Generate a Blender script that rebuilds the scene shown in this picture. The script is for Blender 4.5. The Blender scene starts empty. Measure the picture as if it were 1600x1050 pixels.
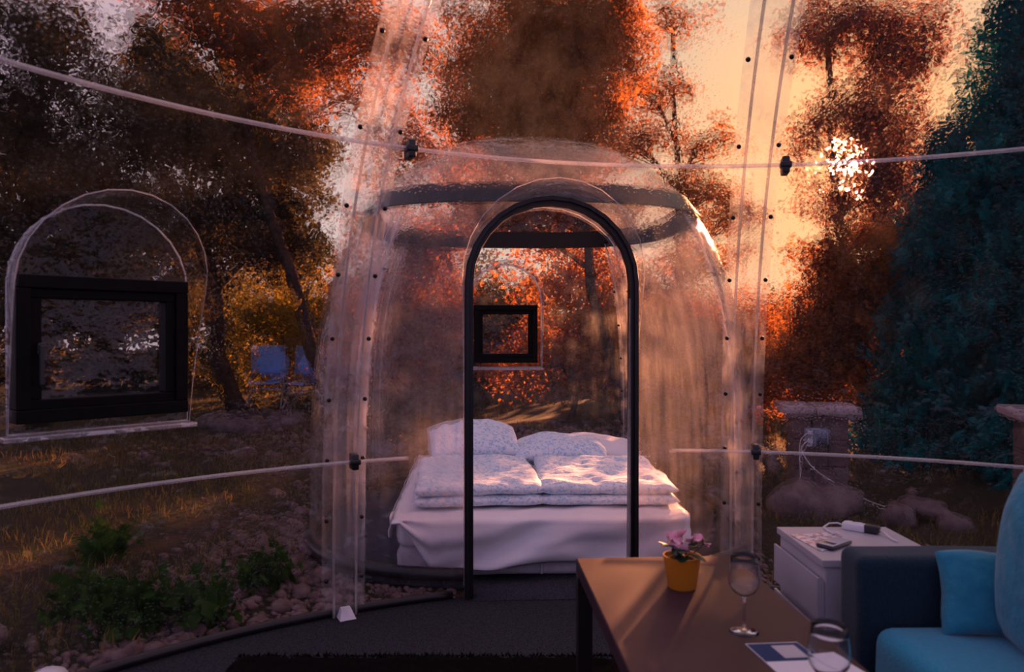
import bpy, bmesh, math, random
import numpy as np
from mathutils import Vector, Matrix, noise

# ------------------------------------------------------------------ scene, camera, sky, sun
SC = bpy.context.scene
COL = SC.collection
random.seed(7)
RNG = np.random.default_rng(7)
PI = math.pi
F_PX, EYE, YH = 1150.0, 1.225, 520.0            # focal length in pixels, eye height, horizon row

cam_d = bpy.data.cameras.new('camera')
cam_d.sensor_width = 36.0
cam_d.lens = F_PX / 1600.0 * 36.0
cam_d.clip_start, cam_d.clip_end = 0.05, 300
cam_d.dof.use_dof = True
cam_d.dof.focus_distance = 4.4
cam_d.dof.aperture_fstop = 2.8
cam = bpy.data.objects.new('camera', cam_d)
COL.objects.link(cam)
cam.location = (0, 0, EYE)
cam.rotation_euler = (PI / 2 - math.atan(5 / F_PX), 0, 0)
SC.camera = cam

SC.view_settings.view_transform = 'Standard'
SC.view_settings.look = 'None'
SC.view_settings.gamma = 1.0
SC.view_settings.use_curve_mapping = False
SC.view_settings.exposure = 0.0
SC.cycles.transparent_max_bounces = 32
SC.cycles.max_bounces = 9
SC.cycles.diffuse_bounces = 3
SC.cycles.glossy_bounces = 3
SC.cycles.transmission_bounces = 9
SC.cycles.sample_clamp_indirect = 4.0

SUN_AZ, SUN_EL = math.radians(24.1), math.radians(12.2)
SUN_DIR = Vector((math.sin(SUN_AZ) * math.cos(SUN_EL), math.cos(SUN_AZ) * math.cos(SUN_EL), math.sin(SUN_EL)))


def sky():
    w = bpy.data.worlds.new('sky')
    SC.world = w
    w.use_nodes = True
    nt = w.node_tree
    nt.nodes.clear()
    N, L = nt.nodes.new, nt.links.new
    tc = N('ShaderNodeTexCoord')
    dot = N('ShaderNodeVectorMath'); dot.operation = 'DOT_PRODUCT'
    nrm = N('ShaderNodeVectorMath'); nrm.operation = 'NORMALIZE'
    L(tc.outputs['Generated'], nrm.inputs[0])
    L(nrm.outputs[0], dot.inputs[0])
    dot.inputs[1].default_value = SUN_DIR
    mr = N('ShaderNodeMapRange')
    mr.inputs['From Min'].default_value = -1
    mr.inputs['From Max'].default_value = 1
    L(dot.outputs['Value'], mr.inputs['Value'])
    cr = N('ShaderNodeValToRGB')
    e = cr.color_ramp.elements
    e[0].position, e[0].color = 0.0, (0.34, 0.30, 0.52, 1)
    e[1].position, e[1].color = 1.0, (1.4, 0.72, 0.30, 1)
    for p, c in ((0.45, (0.46, 0.34, 0.54, 1)), (0.72, (0.56, 0.40, 0.53, 1)), (0.86, (0.68, 0.50, 0.52, 1)),
                 (0.95, (0.80, 0.62, 0.52, 1)), (0.985, (0.94, 0.64, 0.42, 1))):
        n = e.new(p); n.color = c
    L(mr.outputs[0], cr.inputs[0])
    # soft thin cloud
    nz = N('ShaderNodeTexNoise'); nz.inputs['Scale'].default_value = 3.0; nz.inputs['Detail'].default_value = 5
    L(nrm.outputs[0], nz.inputs['Vector'])
    mr2 = N('ShaderNodeMapRange')
    mr2.inputs['To Min'].default_value, mr2.inputs['To Max'].default_value = 0.82, 1.18
    L(nz.outputs['Fac'], mr2.inputs['Value'])
    mul = N('ShaderNodeMix'); mul.data_type = 'RGBA'; mul.blend_type = 'MULTIPLY'; mul.inputs[0].default_value = 1
    L(cr.outputs[0], mul.inputs[6]); L(mr2.outputs[0], mul.inputs[7])
    # the sun's own disc
    disc = N('ShaderNodeMapRange'); disc.interpolation_type = 'SMOOTHSTEP'
    disc.inputs['From Min'].default_value = math.cos(math.radians(0.55))
    disc.inputs['From Max'].default_value = math.cos(math.radians(0.38))
    L(dot.outputs['Value'], disc.inputs['Value'])
    add = N('ShaderNodeMix'); add.data_type = 'RGBA'; add.blend_type = 'MIX'
    L(disc.outputs[0], add.inputs[0]); L(mul.outputs[2], add.inputs[6])
    add.inputs[7].default_value = (14, 9, 4, 1)
    bg = N('ShaderNodeBackground'); bg.inputs['Strength'].default_value = 1.0
    L(add.outputs[2], bg.inputs['Color'])
    out = N('ShaderNodeOutputWorld')
    L(bg.outputs[0], out.inputs[0])


sky()
sun_d = bpy.data.lights.new('sun', 'SUN')
sun_d.energy = 38.0
sun_d.color = (1.0, 0.37, 0.16)
sun_d.angle = math.radians(0.8)
sun = bpy.data.objects.new('sun', sun_d)
COL.objects.link(sun)
sun.rotation_euler = SUN_DIR.to_track_quat('Z', 'Y').to_euler()
sun.location = SUN_DIR * 40


# ------------------------------------------------------------------ helpers
def at(px, py, D):
    """point seen at that pixel, D metres ahead"""
    return Vector(((px - 800) / F_PX * D, D, EYE + (YH - py) / F_PX * D))


def on_ground(px, py, z=0.0):
    D = F_PX * (EYE - z) / (py - YH)
    return Vector(((px - 800) / F_PX * D, D, z))


def tag(o, label, cat=None, group=None, kind=None):
    o['label'] = label
    if cat: o['category'] = cat
    if group: o['group'] = group
    if kind: o['kind'] = kind
    return o


def thing(name, label, cat, loc=(0, 0, 0), rotz=0.0, group=None, kind=None):
    o = bpy.data.objects.new(name, None)
    COL.objects.link(o)
    o.empty_display_size = 0.1
    o.location = loc
    o.rotation_euler = (0, 0, rotz)
    return tag(o, label, cat, group, kind)


def mat_of(o):
    m = Matrix.LocRotScale(o.location, o.rotation_euler, o.scale)
    return m if o.parent is None else mat_of(o.parent) @ o.matrix_parent_inverse @ m


class MB:
    def __init__(s):
        s.v, s.f = [], []

    def add(s, vs, fs):
        b = len(s.v)
        s.v += [tuple(x) for x in vs]
        s.f += [tuple(i + b for i in q) for q in fs]
        return s

    def box(s, lo, hi, bev=0.0, M=None):
        bm = bmesh.new()
        bmesh.ops.create_cube(bm, size=1)
        c = [(a + b) / 2 for a, b in zip(lo, hi)]
        d = [max(abs(b - a), 1e-5) for a, b in zip(lo, hi)]
        for v in bm.verts:
            v.co = Vector((v.co.x * d[0] + c[0], v.co.y * d[1] + c[1], v.co.z * d[2] + c[2]))
        if bev > 0:
            bmesh.ops.bevel(bm, geom=bm.edges[:], offset=min(bev, min(d) * .45), segments=2, profile=.5, affect='EDGES')
        s.bm(bm, M)
        return s

    def bm(s, bm, M=None):
        bm.verts.index_update()
        s.add([(M @ v.co) if M else v.co.copy() for v in bm.verts], [[v.index for v in f.verts] for f in bm.faces])
        bm.free()

    def tube(s, pts, r, n=8, caps=True, flat=None):
        pts = [Vector(p) for p in pts]
        rs = r if isinstance(r, (list, tuple)) else [r] * len(pts)
        vs, fs = [], []
        up = Vector((0, 0, 1))
        prev = None
        for i, p in enumerate(pts):
            t = (pts[min(i + 1, len(pts) - 1)] - pts[max(i - 1, 0)]).normalized()
            if prev is None:
                a = t.cross(up if abs(t.z) < .95 else Vector((1, 0, 0))).normalized()
            else:
                a = (prev - t * prev.dot(t)).normalized()
            prev = a
            b = t.cross(a)
            for k in range(n):
                th = 2 * PI * k / n
                vs.append(p + (a * math.cos(th) + b * math.sin(th) * (flat or 1)) * rs[i])
        m = len(pts)
        for i in range(m - 1):
            for k in range(n):
                fs.append((i * n + k, i * n + (k + 1) % n, (i + 1) * n + (k + 1) % n, (i + 1) * n + k))
        if caps:
            fs.append(tuple(range(n - 1, -1, -1)))
            fs.append(tuple((m - 1) * n + k for k in range(n)))
        return s.add(vs, fs)

    def lathe(s, prof, n=32, c=(0, 0, 0)):
        vs, fs = [], []
        for r, z in prof:
            for k in range(n):
                th = 2 * PI * k / n
                vs.append((c[0] + r * math.cos(th), c[1] + r * math.sin(th), c[2] + z))
        for i in range(len(prof) - 1):
            for k in range(n):
                fs.append((i * n + k, i * n + (k + 1) % n, (i + 1) * n + (k + 1) % n, (i + 1) * n + k))
        return s.add(vs, fs)

    def grid(s, fn, nu, nv, close_u=False):
        vs = [fn(i / (nu - (0 if close_u else 1)), j / (nv - 1)) for j in range(nv) for i in range(nu)]
        fs = []
        for j in range(nv - 1):
            for i in range(nu if close_u else nu - 1):
                i2 = (i + 1) % nu
                fs.append((j * nu + i, j * nu + i2, (j + 1) * nu + i2, (j + 1) * nu + i))
        return s.add(vs, fs)

    def build(s, name, mat, parent=None, smooth=True, world=False, sub=0, solid=0, angle=None):
        me = bpy.data.meshes.new(name)
        me.from_pydata(s.v, [], s.f)
        me.update()
        if smooth:
            me.polygons.foreach_set('use_smooth', [True] * len(me.polygons))
            if angle is not None:
                me.set_sharp_from_angle(angle=math.radians(angle))
        me.materials.append(mat)
        return place(name, me, parent, world, sub, solid)


def place(name, me, parent=None, world=False, sub=0, solid=0):
    o = bpy.data.objects.new(name, me)
    COL.objects.link(o)
    if parent:
        o.parent = parent
        if world:
            o.matrix_parent_inverse = mat_of(parent).inverted()
    if solid:
        m = o.modifiers.new('solid', 'SOLIDIFY'); m.thickness = solid; m.offset = 0
    if sub:
        m = o.modifiers.new('sub', 'SUBSURF'); m.levels = sub; m.render_levels = sub
    return o


def np_mesh(name, v, f, mat, smooth=False):
    """v (n,3), f (m,k) with k constant"""
    me = bpy.data.meshes.new(name)
    f = np.asarray(f, np.int32)
    k = f.shape[1]
    me.vertices.add(len(v)); me.vertices.foreach_set('co', np.asarray(v, np.float32).ravel())
    me.loops.add(f.size); me.loops.foreach_set('vertex_index', f.ravel())
    me.polygons.add(len(f))
    me.polygons.foreach_set('loop_start', np.arange(0, f.size, k, dtype=np.int32))
    if smooth: me.polygons.foreach_set('use_smooth', np.ones(len(f), bool))
    me.update(calc_edges=True)
    me.validate()
    me.materials.append(mat)
    return me


# ------------------------------------------------------------------ materials
def base_nodes(name):
    m = bpy.data.materials.new(name)
    m.use_nodes = True
    nt = m.node_tree
    nt.nodes.clear()
    return m, nt, nt.nodes.new, nt.links.new


def ramp(N, stops):
    cr = N('ShaderNodeValToRGB')
    e = cr.color_ramp.elements
    while len(e) > 1: e.remove(e[-1])
    e[0].position = stops[0][0]; e[0].color = (*stops[0][1], 1)
    for p, c in stops[1:]:
        x = e.new(p); x.color = (*c, 1)
    return cr


def pbr(name, c1, c2=None, rough=.6, scale=12.0, bump=0.0, bscale=None, metal=0.0, spec=.5, tex='noise',
        detail=4, trans=0.0, sheen=0.0, lo=.35, hi=.65):
    m, nt, N, L = base_nodes(name)
    tc = N('ShaderNodeTexCoord')
    p = N('ShaderNodeBsdfPrincipled')
    c2 = c2 or tuple(x * .8 for x in c1)
    if tex == 'noise':
        t = N('ShaderNodeTexNoise'); t.inputs['Scale'].default_value = scale; t.inputs['Detail'].default_value = detail
        o = t.outputs['Fac']
    else:
        t = N('ShaderNodeTexVoronoi'); t.inputs['Scale'].default_value = scale
        o = t.outputs['Distance']
    L(tc.outputs['Object'], t.inputs['Vector'])
    cr = ramp(N, [(lo, c1), (hi, c2)])
    L(o, cr.inputs[0]); L(cr.outputs[0], p.inputs['Base Color'])
    p.inputs['Roughness'].default_value = rough
    p.inputs['Metallic'].default_value = metal
    p.inputs['Specular IOR Level'].default_value = spec
    p.inputs['Transmission Weight'].default_value = trans
    p.inputs['Sheen Weight'].default_value = sheen
    if bump:
        t2 = N('ShaderNodeTexNoise'); t2.inputs['Scale'].default_value = bscale or scale * 4; t2.inputs['Detail'].default_value = 5
        L(tc.outputs['Object'], t2.inputs['Vector'])
        b = N('ShaderNodeBump'); b.inputs['Strength'].default_value = bump; b.inputs['Distance'].default_value = .02
        L(t2.outputs['Fac'], b.inputs['Height']); L(b.outputs[0], p.inputs['Normal'])
    out = N('ShaderNodeOutputMaterial')
    L(p.outputs[0], out.inputs[0])
    return m


def plastic(name, haze=(.02, .10), refr=.35, wave=.25, drops=.5, tint=(.97, .95, .96), gloss=.05, edge=.45, rough=.03, streak=1.0):
    """clear polycarbonate sheet: mostly see-through, wavy, milky in streaks, beaded with drops"""
    m, nt, N, L = base_nodes(name)
    tc = N('ShaderNodeTexCoord')
    # waves and drops
    nz = N('ShaderNodeTexNoise'); nz.inputs['Scale'].default_value = 7; nz.inputs['Detail'].default_value = 3
    L(tc.outputs['Object'], nz.inputs['Vector'])
    vo = N('ShaderNodeTexVoronoi'); vo.inputs['Scale'].default_value = 70
    L(tc.outputs['Object'], vo.inputs['Vector'])
    dr = N('ShaderNodeMapRange'); dr.interpolation_type = 'SMOOTHSTEP'
    dr.inputs['From Min'].default_value = .45; dr.inputs['From Max'].default_value = .05
    L(vo.outputs['Distance'], dr.inputs['Value'])
    pn = N('ShaderNodeTexNoise'); pn.inputs['Scale'].default_value = 1.6; pn.inputs['Detail'].default_value = 3
    L(tc.outputs['Object'], pn.inputs['Vector'])
    pm = N('ShaderNodeMapRange')
    pm.inputs['From Min'].default_value = .42; pm.inputs['From Max'].default_value = .62
    L(pn.outputs['Fac'], pm.inputs['Value'])
    dm = N('ShaderNodeMath'); dm.operation = 'MULTIPLY'; L(dr.outputs[0], dm.inputs[0]); L(pm.outputs[0], dm.inputs[1])
    b1 = N('ShaderNodeBump'); b1.inputs['Strength'].default_value = wave; b1.inputs['Distance'].default_value = .15
    L(nz.outputs['Fac'], b1.inputs['Height'])
    b2 = N('ShaderNodeBump'); b2.inputs['Strength'].default_value = drops; b2.inputs['Distance'].default_value = .016
    L(dm.outputs[0], b2.inputs['Height']); L(b1.outputs[0], b2.inputs['Normal'])
    # clear part
    tr = N('ShaderNodeBsdfTransparent'); tr.inputs['Color'].default_value = (*tint, 1)
    rf = N('ShaderNodeBsdfRefraction'); rf.inputs['IOR'].default_value = 1.035; rf.inputs['Roughness'].default_value = rough
    rf.inputs['Color'].default_value = (*tint, 1)
    L(b2.outputs[0], rf.inputs['Normal'])
    mx = N('ShaderNodeMixShader'); mx.inputs[0].default_value = refr
    L(tr.outputs[0], mx.inputs[1]); L(rf.outputs[0], mx.inputs[2])
    # milky part
    tl = N('ShaderNodeBsdfTranslucent'); tl.inputs['Color'].default_value = (.85, .82, .84, 1)
    df = N('ShaderNodeBsdfDiffuse'); df.inputs['Color'].default_value = (.8, .78, .8, 1)
    mk = N('ShaderNodeMixShader'); mk.inputs[0].default_value = .35
    L(tl.outputs[0], mk.inputs[1]); L(df.outputs[0], mk.inputs[2])
    mp = N('ShaderNodeMapping'); mp.inputs['Scale'].default_value = (9 * streak, 9 * streak, 1.2)
    L(tc.outputs['Object'], mp.inputs['Vector'])
    hz = N('ShaderNodeTexNoise'); hz.inputs['Scale'].default_value = 1.0; hz.inputs['Detail'].default_value = 6; hz.inputs['Roughness'].default_value = .65
    L(mp.outputs[0], hz.inputs['Vector'])
    hm = N('ShaderNodeMapRange')
    hm.inputs['From Min'].default_value = .38; hm.inputs['From Max'].default_value = .68
    hm.inputs['To Min'].default_value, hm.inputs['To Max'].default_value = haze
    L(hz.outputs['Fac'], hm.inputs['Value'])
    m2 = N('ShaderNodeMixShader'); L(hm.outputs[0], m2.inputs[0]); L(mx.outputs[0], m2.inputs[1]); L(mk.outputs[0], m2.inputs[2])
    # surface reflection
    gl = N('ShaderNodeBsdfGlossy'); gl.inputs['Roughness'].default_value = .08
    L(b2.outputs[0], gl.inputs['Normal'])
    lw = N('ShaderNodeLayerWeight'); lw.inputs['Blend'].default_value = .5
    pw = N('ShaderNodeMath'); pw.operation = 'POWER'; L(lw.outputs['Facing'], pw.inputs[0]); pw.inputs[1].default_value = 4
    gm = N('ShaderNodeMapRange'); gm.inputs['To Min'].default_value = gloss; gm.inputs['To Max'].default_value = edge
    L(pw.outputs[0], gm.inputs['Value'])
    m3 = N('ShaderNodeMixShader'); L(gm.outputs[0], m3.inputs[0]); L(m2.outputs[0], m3.inputs[1]); L(gl.outputs[0], m3.inputs[2])
    out = N('ShaderNodeOutputMaterial')
    L(m3.outputs[0], out.inputs[0])
    return m


def leafmat(name, cols, trans=.5, spec=.1):
    m, nt, N, L = base_nodes(name)
    g = N('ShaderNodeNewGeometry')
    tc = N('ShaderNodeTexCoord')
    nz = N('ShaderNodeTexNoise'); nz.inputs['Scale'].default_value = .9; nz.inputs['Detail'].default_value = 2
    L(tc.outputs['Object'], nz.inputs['Vector'])
    mx = N('ShaderNodeMath'); mx.operation = 'MULTIPLY_ADD'
    L(g.outputs['Random Per Island'], mx.inputs[0]); mx.inputs[1].default_value = .45
    sc = N('ShaderNodeMapRange'); sc.inputs['From Min'].default_value = .3; sc.inputs['From Max'].default_value = .7
    sc.inputs['To Max'].default_value = .55
    L(nz.outputs['Fac'], sc.inputs['Value']); L(sc.outputs[0], mx.inputs[2])
    n = len(cols)
    cr = ramp(N, [(i / (n - 1), c) for i, c in enumerate(cols)])
    L(mx.outputs[0], cr.inputs[0])
    d = N('ShaderNodeBsdfDiffuse'); t = N('ShaderNodeBsdfTranslucent')
    L(cr.outputs[0], d.inputs['Color']); L(cr.outputs[0], t.inputs['Color'])
    ms = N('ShaderNodeMixShader'); ms.inputs[0].default_value = trans
    L(d.outputs[0], ms.inputs[1]); L(t.outputs[0], ms.inputs[2])
    out = N('ShaderNodeOutputMaterial'); L(ms.outputs[0], out.inputs[0])
    return m


def glassmat(name):
    """drinking glass"""
    m, nt, N, L = base_nodes(name)
    g = N('ShaderNodeBsdfGlass'); g.inputs['IOR'].default_value = 1.45; g.inputs['Roughness'].default_value = .0
    tc = N('ShaderNodeTexCoord'); nz = N('ShaderNodeTexNoise'); nz.inputs['Scale'].default_value = 20
    cr = ramp(N, [(.3, (.97, .97, .98)), (.7, (.99, .99, 1.0))])
    L(tc.outputs['Object'], nz.inputs['Vector']); L(nz.outputs['Fac'], cr.inputs[0]); L(cr.outputs[0], g.inputs['Color'])
    out = N('ShaderNodeOutputMaterial'); L(g.outputs[0], out.inputs[0])
    return m


def printmat(name):
    """the bed linen: small pale blue blotches on white"""
    m, nt, N, L = base_nodes(name)
    tc = N('ShaderNodeTexCoord')
    v = N('ShaderNodeTexVoronoi'); v.inputs['Scale'].default_value = 42
    nz = N('ShaderNodeTexNoise'); nz.inputs['Scale'].default_value = 30; nz.inputs['Detail'].default_value = 2
    L(tc.outputs['Object'], nz.inputs['Vector'])
    mv = N('ShaderNodeMix'); mv.data_type = 'RGBA'; mv.blend_type = 'LINEAR_LIGHT'; mv.inputs[0].default_value = .035
    L(tc.outputs['Object'], mv.inputs[6]); L(nz.outputs['Color'], mv.inputs[7])
    L(mv.outputs[2], v.inputs['Vector'])
    cr = ramp(N, [(.25, (.40, .60, .78)), (.42, (.68, .80, .90)), (.7, (.82, .87, .92))])
    L(v.outputs['Distance'], cr.inputs[0])
    p = N('ShaderNodeBsdfPrincipled'); p.inputs['Roughness'].default_value = .9; p.inputs['Specular IOR Level'].default_value = .15
    L(cr.outputs[0], p.inputs['Base Color'])
    t2 = N('ShaderNodeTexNoise'); t2.inputs['Scale'].default_value = 26; t2.inputs['Detail'].default_value = 4
    L(tc.outputs['Object'], t2.inputs['Vector'])
    b = N('ShaderNodeBump'); b.inputs['Strength'].default_value = .35; b.inputs['Distance'].default_value = .02
    L(t2.outputs['Fac'], b.inputs['Height']); L(b.outputs[0], p.inputs['Normal'])
    out = N('ShaderNodeOutputMaterial'); L(p.outputs[0], out.inputs[0])
    return m


M = {
    'dome': plastic('clear_dome_sheet', haze=(.004, .016), refr=.5, wave=.35, drops=.8, rough=.05, gloss=.035, edge=.35),
    'bedroom': plastic('clear_bedroom_sheet', haze=(.010, .085), refr=.15, wave=.3, drops=.9, gloss=.045, edge=.60, streak=1.6),
    'strip': plastic('clear_seam_sheet', haze=(.05, .27), refr=.3, wave=.5, drops=.8, edge=.6, streak=3),
    'ridge': plastic('clear_ridge', haze=(.20, .42), refr=.1, wave=.2, drops=.3, gloss=.25, edge=.7, streak=2),
    'rod': plastic('clear_rod', haze=(.14, .26), refr=.1, wave=.1, drops=.2, gloss=.25, edge=.6),
    'pane': plastic('window_pane', haze=(.001, .004), refr=.1, wave=.15, drops=.3, gloss=.03, edge=.5, tint=(.85, .85, .85)),
    'gasket': pbr('black_rubber', (.006, .005, .006), (.012, .010, .011), rough=.38, scale=30, spec=.45),
    'blackframe': pbr('black_window_frame', (.003, .003, .003), (.005, .005, .005), rough=.6, scale=20, spec=.12),
    'bolt': pbr('dark_bolt', (.02, .015, .015), (.05, .04, .04), rough=.4, metal=.6),
    'zinc': pbr('pale_bracket', (.55, .52, .56), (.7, .68, .7), rough=.4, scale=20),
    'carpet': pbr('charcoal_carpet', (.030, .032, .042), (.090, .095, .120), rough=1, scale=170, bump=.8, bscale=260, spec=.1, detail=3),
    'rug': pbr('black_shag', (.002, .002, .002), (.006, .005, .005), rough=1, scale=60, spec=.05),
    'soil': pbr('bare_soil', (.036, .024, .016), (.020, .022, .009), rough=1, scale=2.2, bump=.8, bscale=30, spec=.1, detail=8),
    'stone': pbr('field_stone', (.085, .060, .058), (.16, .12, .115), rough=.9, scale=7, bump=.5, bscale=26, spec=.2, detail=6),
    'gravel': pbr('gravel_stone', (.085, .050, .045), (.20, .135, .125), rough=.85, scale=9, bump=.3, bscale=60, spec=.3, detail=4),
    'linen': pbr('white_sheet', (.80, .78, .80), (.86, .84, .86), rough=.85, scale=5, bump=.12, bscale=12, spec=.15),
    'ticking': pbr('grey_quilted_ticking', (.46, .43, .46), (.54, .51, .54), rough=.9, scale=26, bump=.25, bscale=22, spec=.1),
    'print': printmat('blue_print_linen'),
    'walnut': pbr('dark_brown_laminate', (.040, .019, .025), (.062, .030, .038), rough=.5, scale=3, spec=.22, detail=8),
    'blackwood': pbr('black_brown_edge', (.010, .008, .008), (.018, .014, .013), rough=.4, scale=8),
    'pot': pbr('ochre_glaze', (.62, .20, .012), (.70, .25, .02), rough=.4, scale=8),
    'potsoil': pbr('potting_soil', (.02, .014, .01), (.05, .035, .025), rough=1, scale=80, bump=.6),
    'petal': pbr('pink_petal', (.88, .40, .50), (.94, .56, .64), rough=.6, scale=30, spec=.2),
    'potleaf': pbr('dark_leaf', (.015, .035, .016), (.03, .06, .025), rough=.45, scale=30),
    'glass': glassmat('thin_glass'),
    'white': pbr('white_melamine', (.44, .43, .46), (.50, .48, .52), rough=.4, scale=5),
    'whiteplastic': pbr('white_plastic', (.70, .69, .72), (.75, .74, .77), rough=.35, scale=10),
    'blackplastic': pbr('black_plastic', (.012, .012, .013), (.02, .02, .022), rough=.35, scale=10),
    'phone': pbr('phone_face', (.05, .05, .06), (.08, .08, .09), rough=.12, scale=4),
    'sleeve': pbr('plastic_sleeve_sheet', (.40, .36, .38), (.85, .80, .84), rough=.15, scale=42, bump=.25, bscale=9, lo=.45, hi=.55),
    'navy': pbr('navy_print', (.025, .050, .125), (.035, .065, .16), rough=.75, spec=.15, scale=6),
    'paper': pbr('white_paper', (.74, .73, .77), (.78, .77, .80), rough=.6, scale=6),
    'greyprint': pbr('pale_print', (.40, .42, .48), (.46, .48, .54), rough=.4, scale=6),
    'sofa': pbr('teal_upholstery', (.010, .260, .400), (.018, .310, .460), rough=.9, scale=140, bump=.3, bscale=220, sheen=.3, spec=.15),
    'sofadark': pbr('slate_upholstery', (.007, .024, .040), (.012, .036, .056), rough=.95, scale=140, bump=.3, bscale=220, sheen=.2, spec=.1),  # sofa cloth again, with the dimming at its edge put into the colour
    'cushion': pbr('blue_cushion_cloth', (.020, .200, .300), (.032, .250, .350), rough=.9, scale=30, bump=.3, bscale=40, sheen=.3, spec=.15),
    'campblue': pbr('sky_blue_canvas', (.13, .38, .90), (.18, .44, .94), rough=.8, scale=20),
    'steel': pbr('pale_tube', (.45, .45, .48), (.55, .55, .58), rough=.4, metal=.6, scale=20),
    'block': pbr('pillar_block', (.11, .075, .07), (.17, .12, .115), rough=.95, scale=5, bump=.5, bscale=40, spec=.15, detail=8),
    'slab': pbr('cap_slab', (.30, .24, .25), (.40, .33, .34), rough=.9, scale=6, bump=.4, bscale=40, spec=.2, detail=8),
    'outlet': pbr('blue_grey_socket', (.20, .26, .34), (.25, .31, .40), rough=.5, scale=10),
    'bark': pbr('bark', (.030, .020, .016), (.085, .055, .040), rough=1, scale=14, bump=1, bscale=40, spec=.05),
    'rust': leafmat('rust_leaves', [(.08, .028, .014), (.22, .070, .022), (.40, .14, .030), (.50, .21, .05)], .55),
    'brown': leafmat('brown_leaves', [(.05, .020, .014), (.16, .055, .022), (.34, .12, .03), (.40, .18, .05)], .5),
    'olive': leafmat('olive_leaves', [(.035, .040, .012), (.12, .10, .018), (.34, .22, .02), (.45, .28, .02)], .55),
    'deep': leafmat('deep_leaves', [(.018, .020, .014), (.045, .040, .020), (.09, .065, .025), (.14, .08, .03)], .4),
    'grey': leafmat('greyed_leaves', [(.06, .03, .03), (.14, .06, .05), (.26, .10, .06), (.38, .15, .08)], .5),
    'spruce': leafmat('blue_spruce_needles', [(.003, .045, .050), (.004, .085, .090), (.006, .125, .125), (.010, .150, .145)], .2),  # teal of the lens blur put into the needles of the added trees
    'weed': leafmat('weed_leaves', [(.012, .035, .006), (.03, .08, .012), (.05, .12, .02)], .4),
    'grass': leafmat('dry_grass', [(.07, .075, .022), (.14, .13, .035), (.22, .15, .05), (.28, .19, .08)], .4),
}

# ------------------------------------------------------------------ domes
AX = math.radians(3.2)                      # the furniture's and bedroom's axis turns 3.2 degrees left of the view


def radial(az):
    return Vector((math.sin(az), math.cos(az), 0))


class Dome:
    def __init__(s, cx, cy, R, zt, p, q, n=2.0, rot=0.0, z0=0.0):
        s.c = Vector((cx, cy, z0)); s.R, s.zt, s.p, s.q, s.n, s.rot = R, zt, p, q, n, rot

    def r(s, az, z):
        t = min(max(z / s.zt, 0), 1)
        base = s.R * max(1 - t ** s.p, 0) ** (1 / s.q)
        a = az - s.rot
        if s.n != 2:
            base *= (abs(math.sin(a)) ** s.n + abs(math.cos(a)) ** s.n) ** (-1 / s.n)
        return base

    def pt(s, az, z, off=0.0):
        return s.c + radial(az) * (s.r(az, z) + off) + Vector((0, 0, z))

    def zs(s, n, z1=None):
        # heights spaced so that the crown is well sampled
        out = [s.zt * (1 - (1 - k / n) ** 1.9) for k in range(n + 1)]
        return out if z1 is None else [z for z in out if z < z1 - .01] + [z1]

    def inside(s, P):
        d = P - s.c
        az = math.atan2(d.x, d.y)
        return math.hypot(d.x, d.y) < s.r(az, max(d.z, 0)) and d.z < s.zt

    def hit(s, P, d, tmax=2.0):
        """march from P (outside) along d until inside"""
        t, st = 0.0, .01
        while t < tmax:
            if s.inside(P + d * t):
                a, b = max(t - st, 0), t
                for _ in range(12):
                    m = (a + b) / 2
                    if s.inside(P + d * m): b = m
                    else: a = m
                return b
            t += st
        return None


MAIN = Dome(.601, .70, 2.84, 2.992, 2.98, 1.75)
BED = Dome(.085, 4.91, 1.335, 2.48, 3.7, 2.1, n=2.9, rot=-AX)
AZ_L, AZ_R = -.491, .172


class Arch:
    """a round-headed opening on a vertical plane: centre c (ground point), outward azimuth az"""
    def __init__(s, c, az, hw, zb, zspring, seg=14):
        s.c, s.az = Vector((c[0], c[1], 0)), az
        s.n = radial(az); s.u = Vector((math.cos(az), -math.sin(az), 0))
        s.hw, s.zb, s.zs = hw, zb, zspring
        s.seg = seg

    def outline(s, grow=0.0, bottom=None):
        hw = s.hw + grow
        zb = s.zb - grow if bottom is None else bottom
        pts = [(-hw, zb)] + [(-hw, zb + (s.zs - zb) * k / 6) for k in range(1, 6)]
        pts += [(-hw * math.cos(PI * k / s.seg), s.zs + hw * math.sin(PI * k / s.seg)) for k in range(s.seg + 1)]
        pts += [(hw, s.zs - (s.zs - zb) * k / 6) for k in range(1, 7)]
        return pts

    def P(s, u, z, d=0.0):
        return s.c + s.u * u + s.n * d + Vector((0, 0, z))


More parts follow.
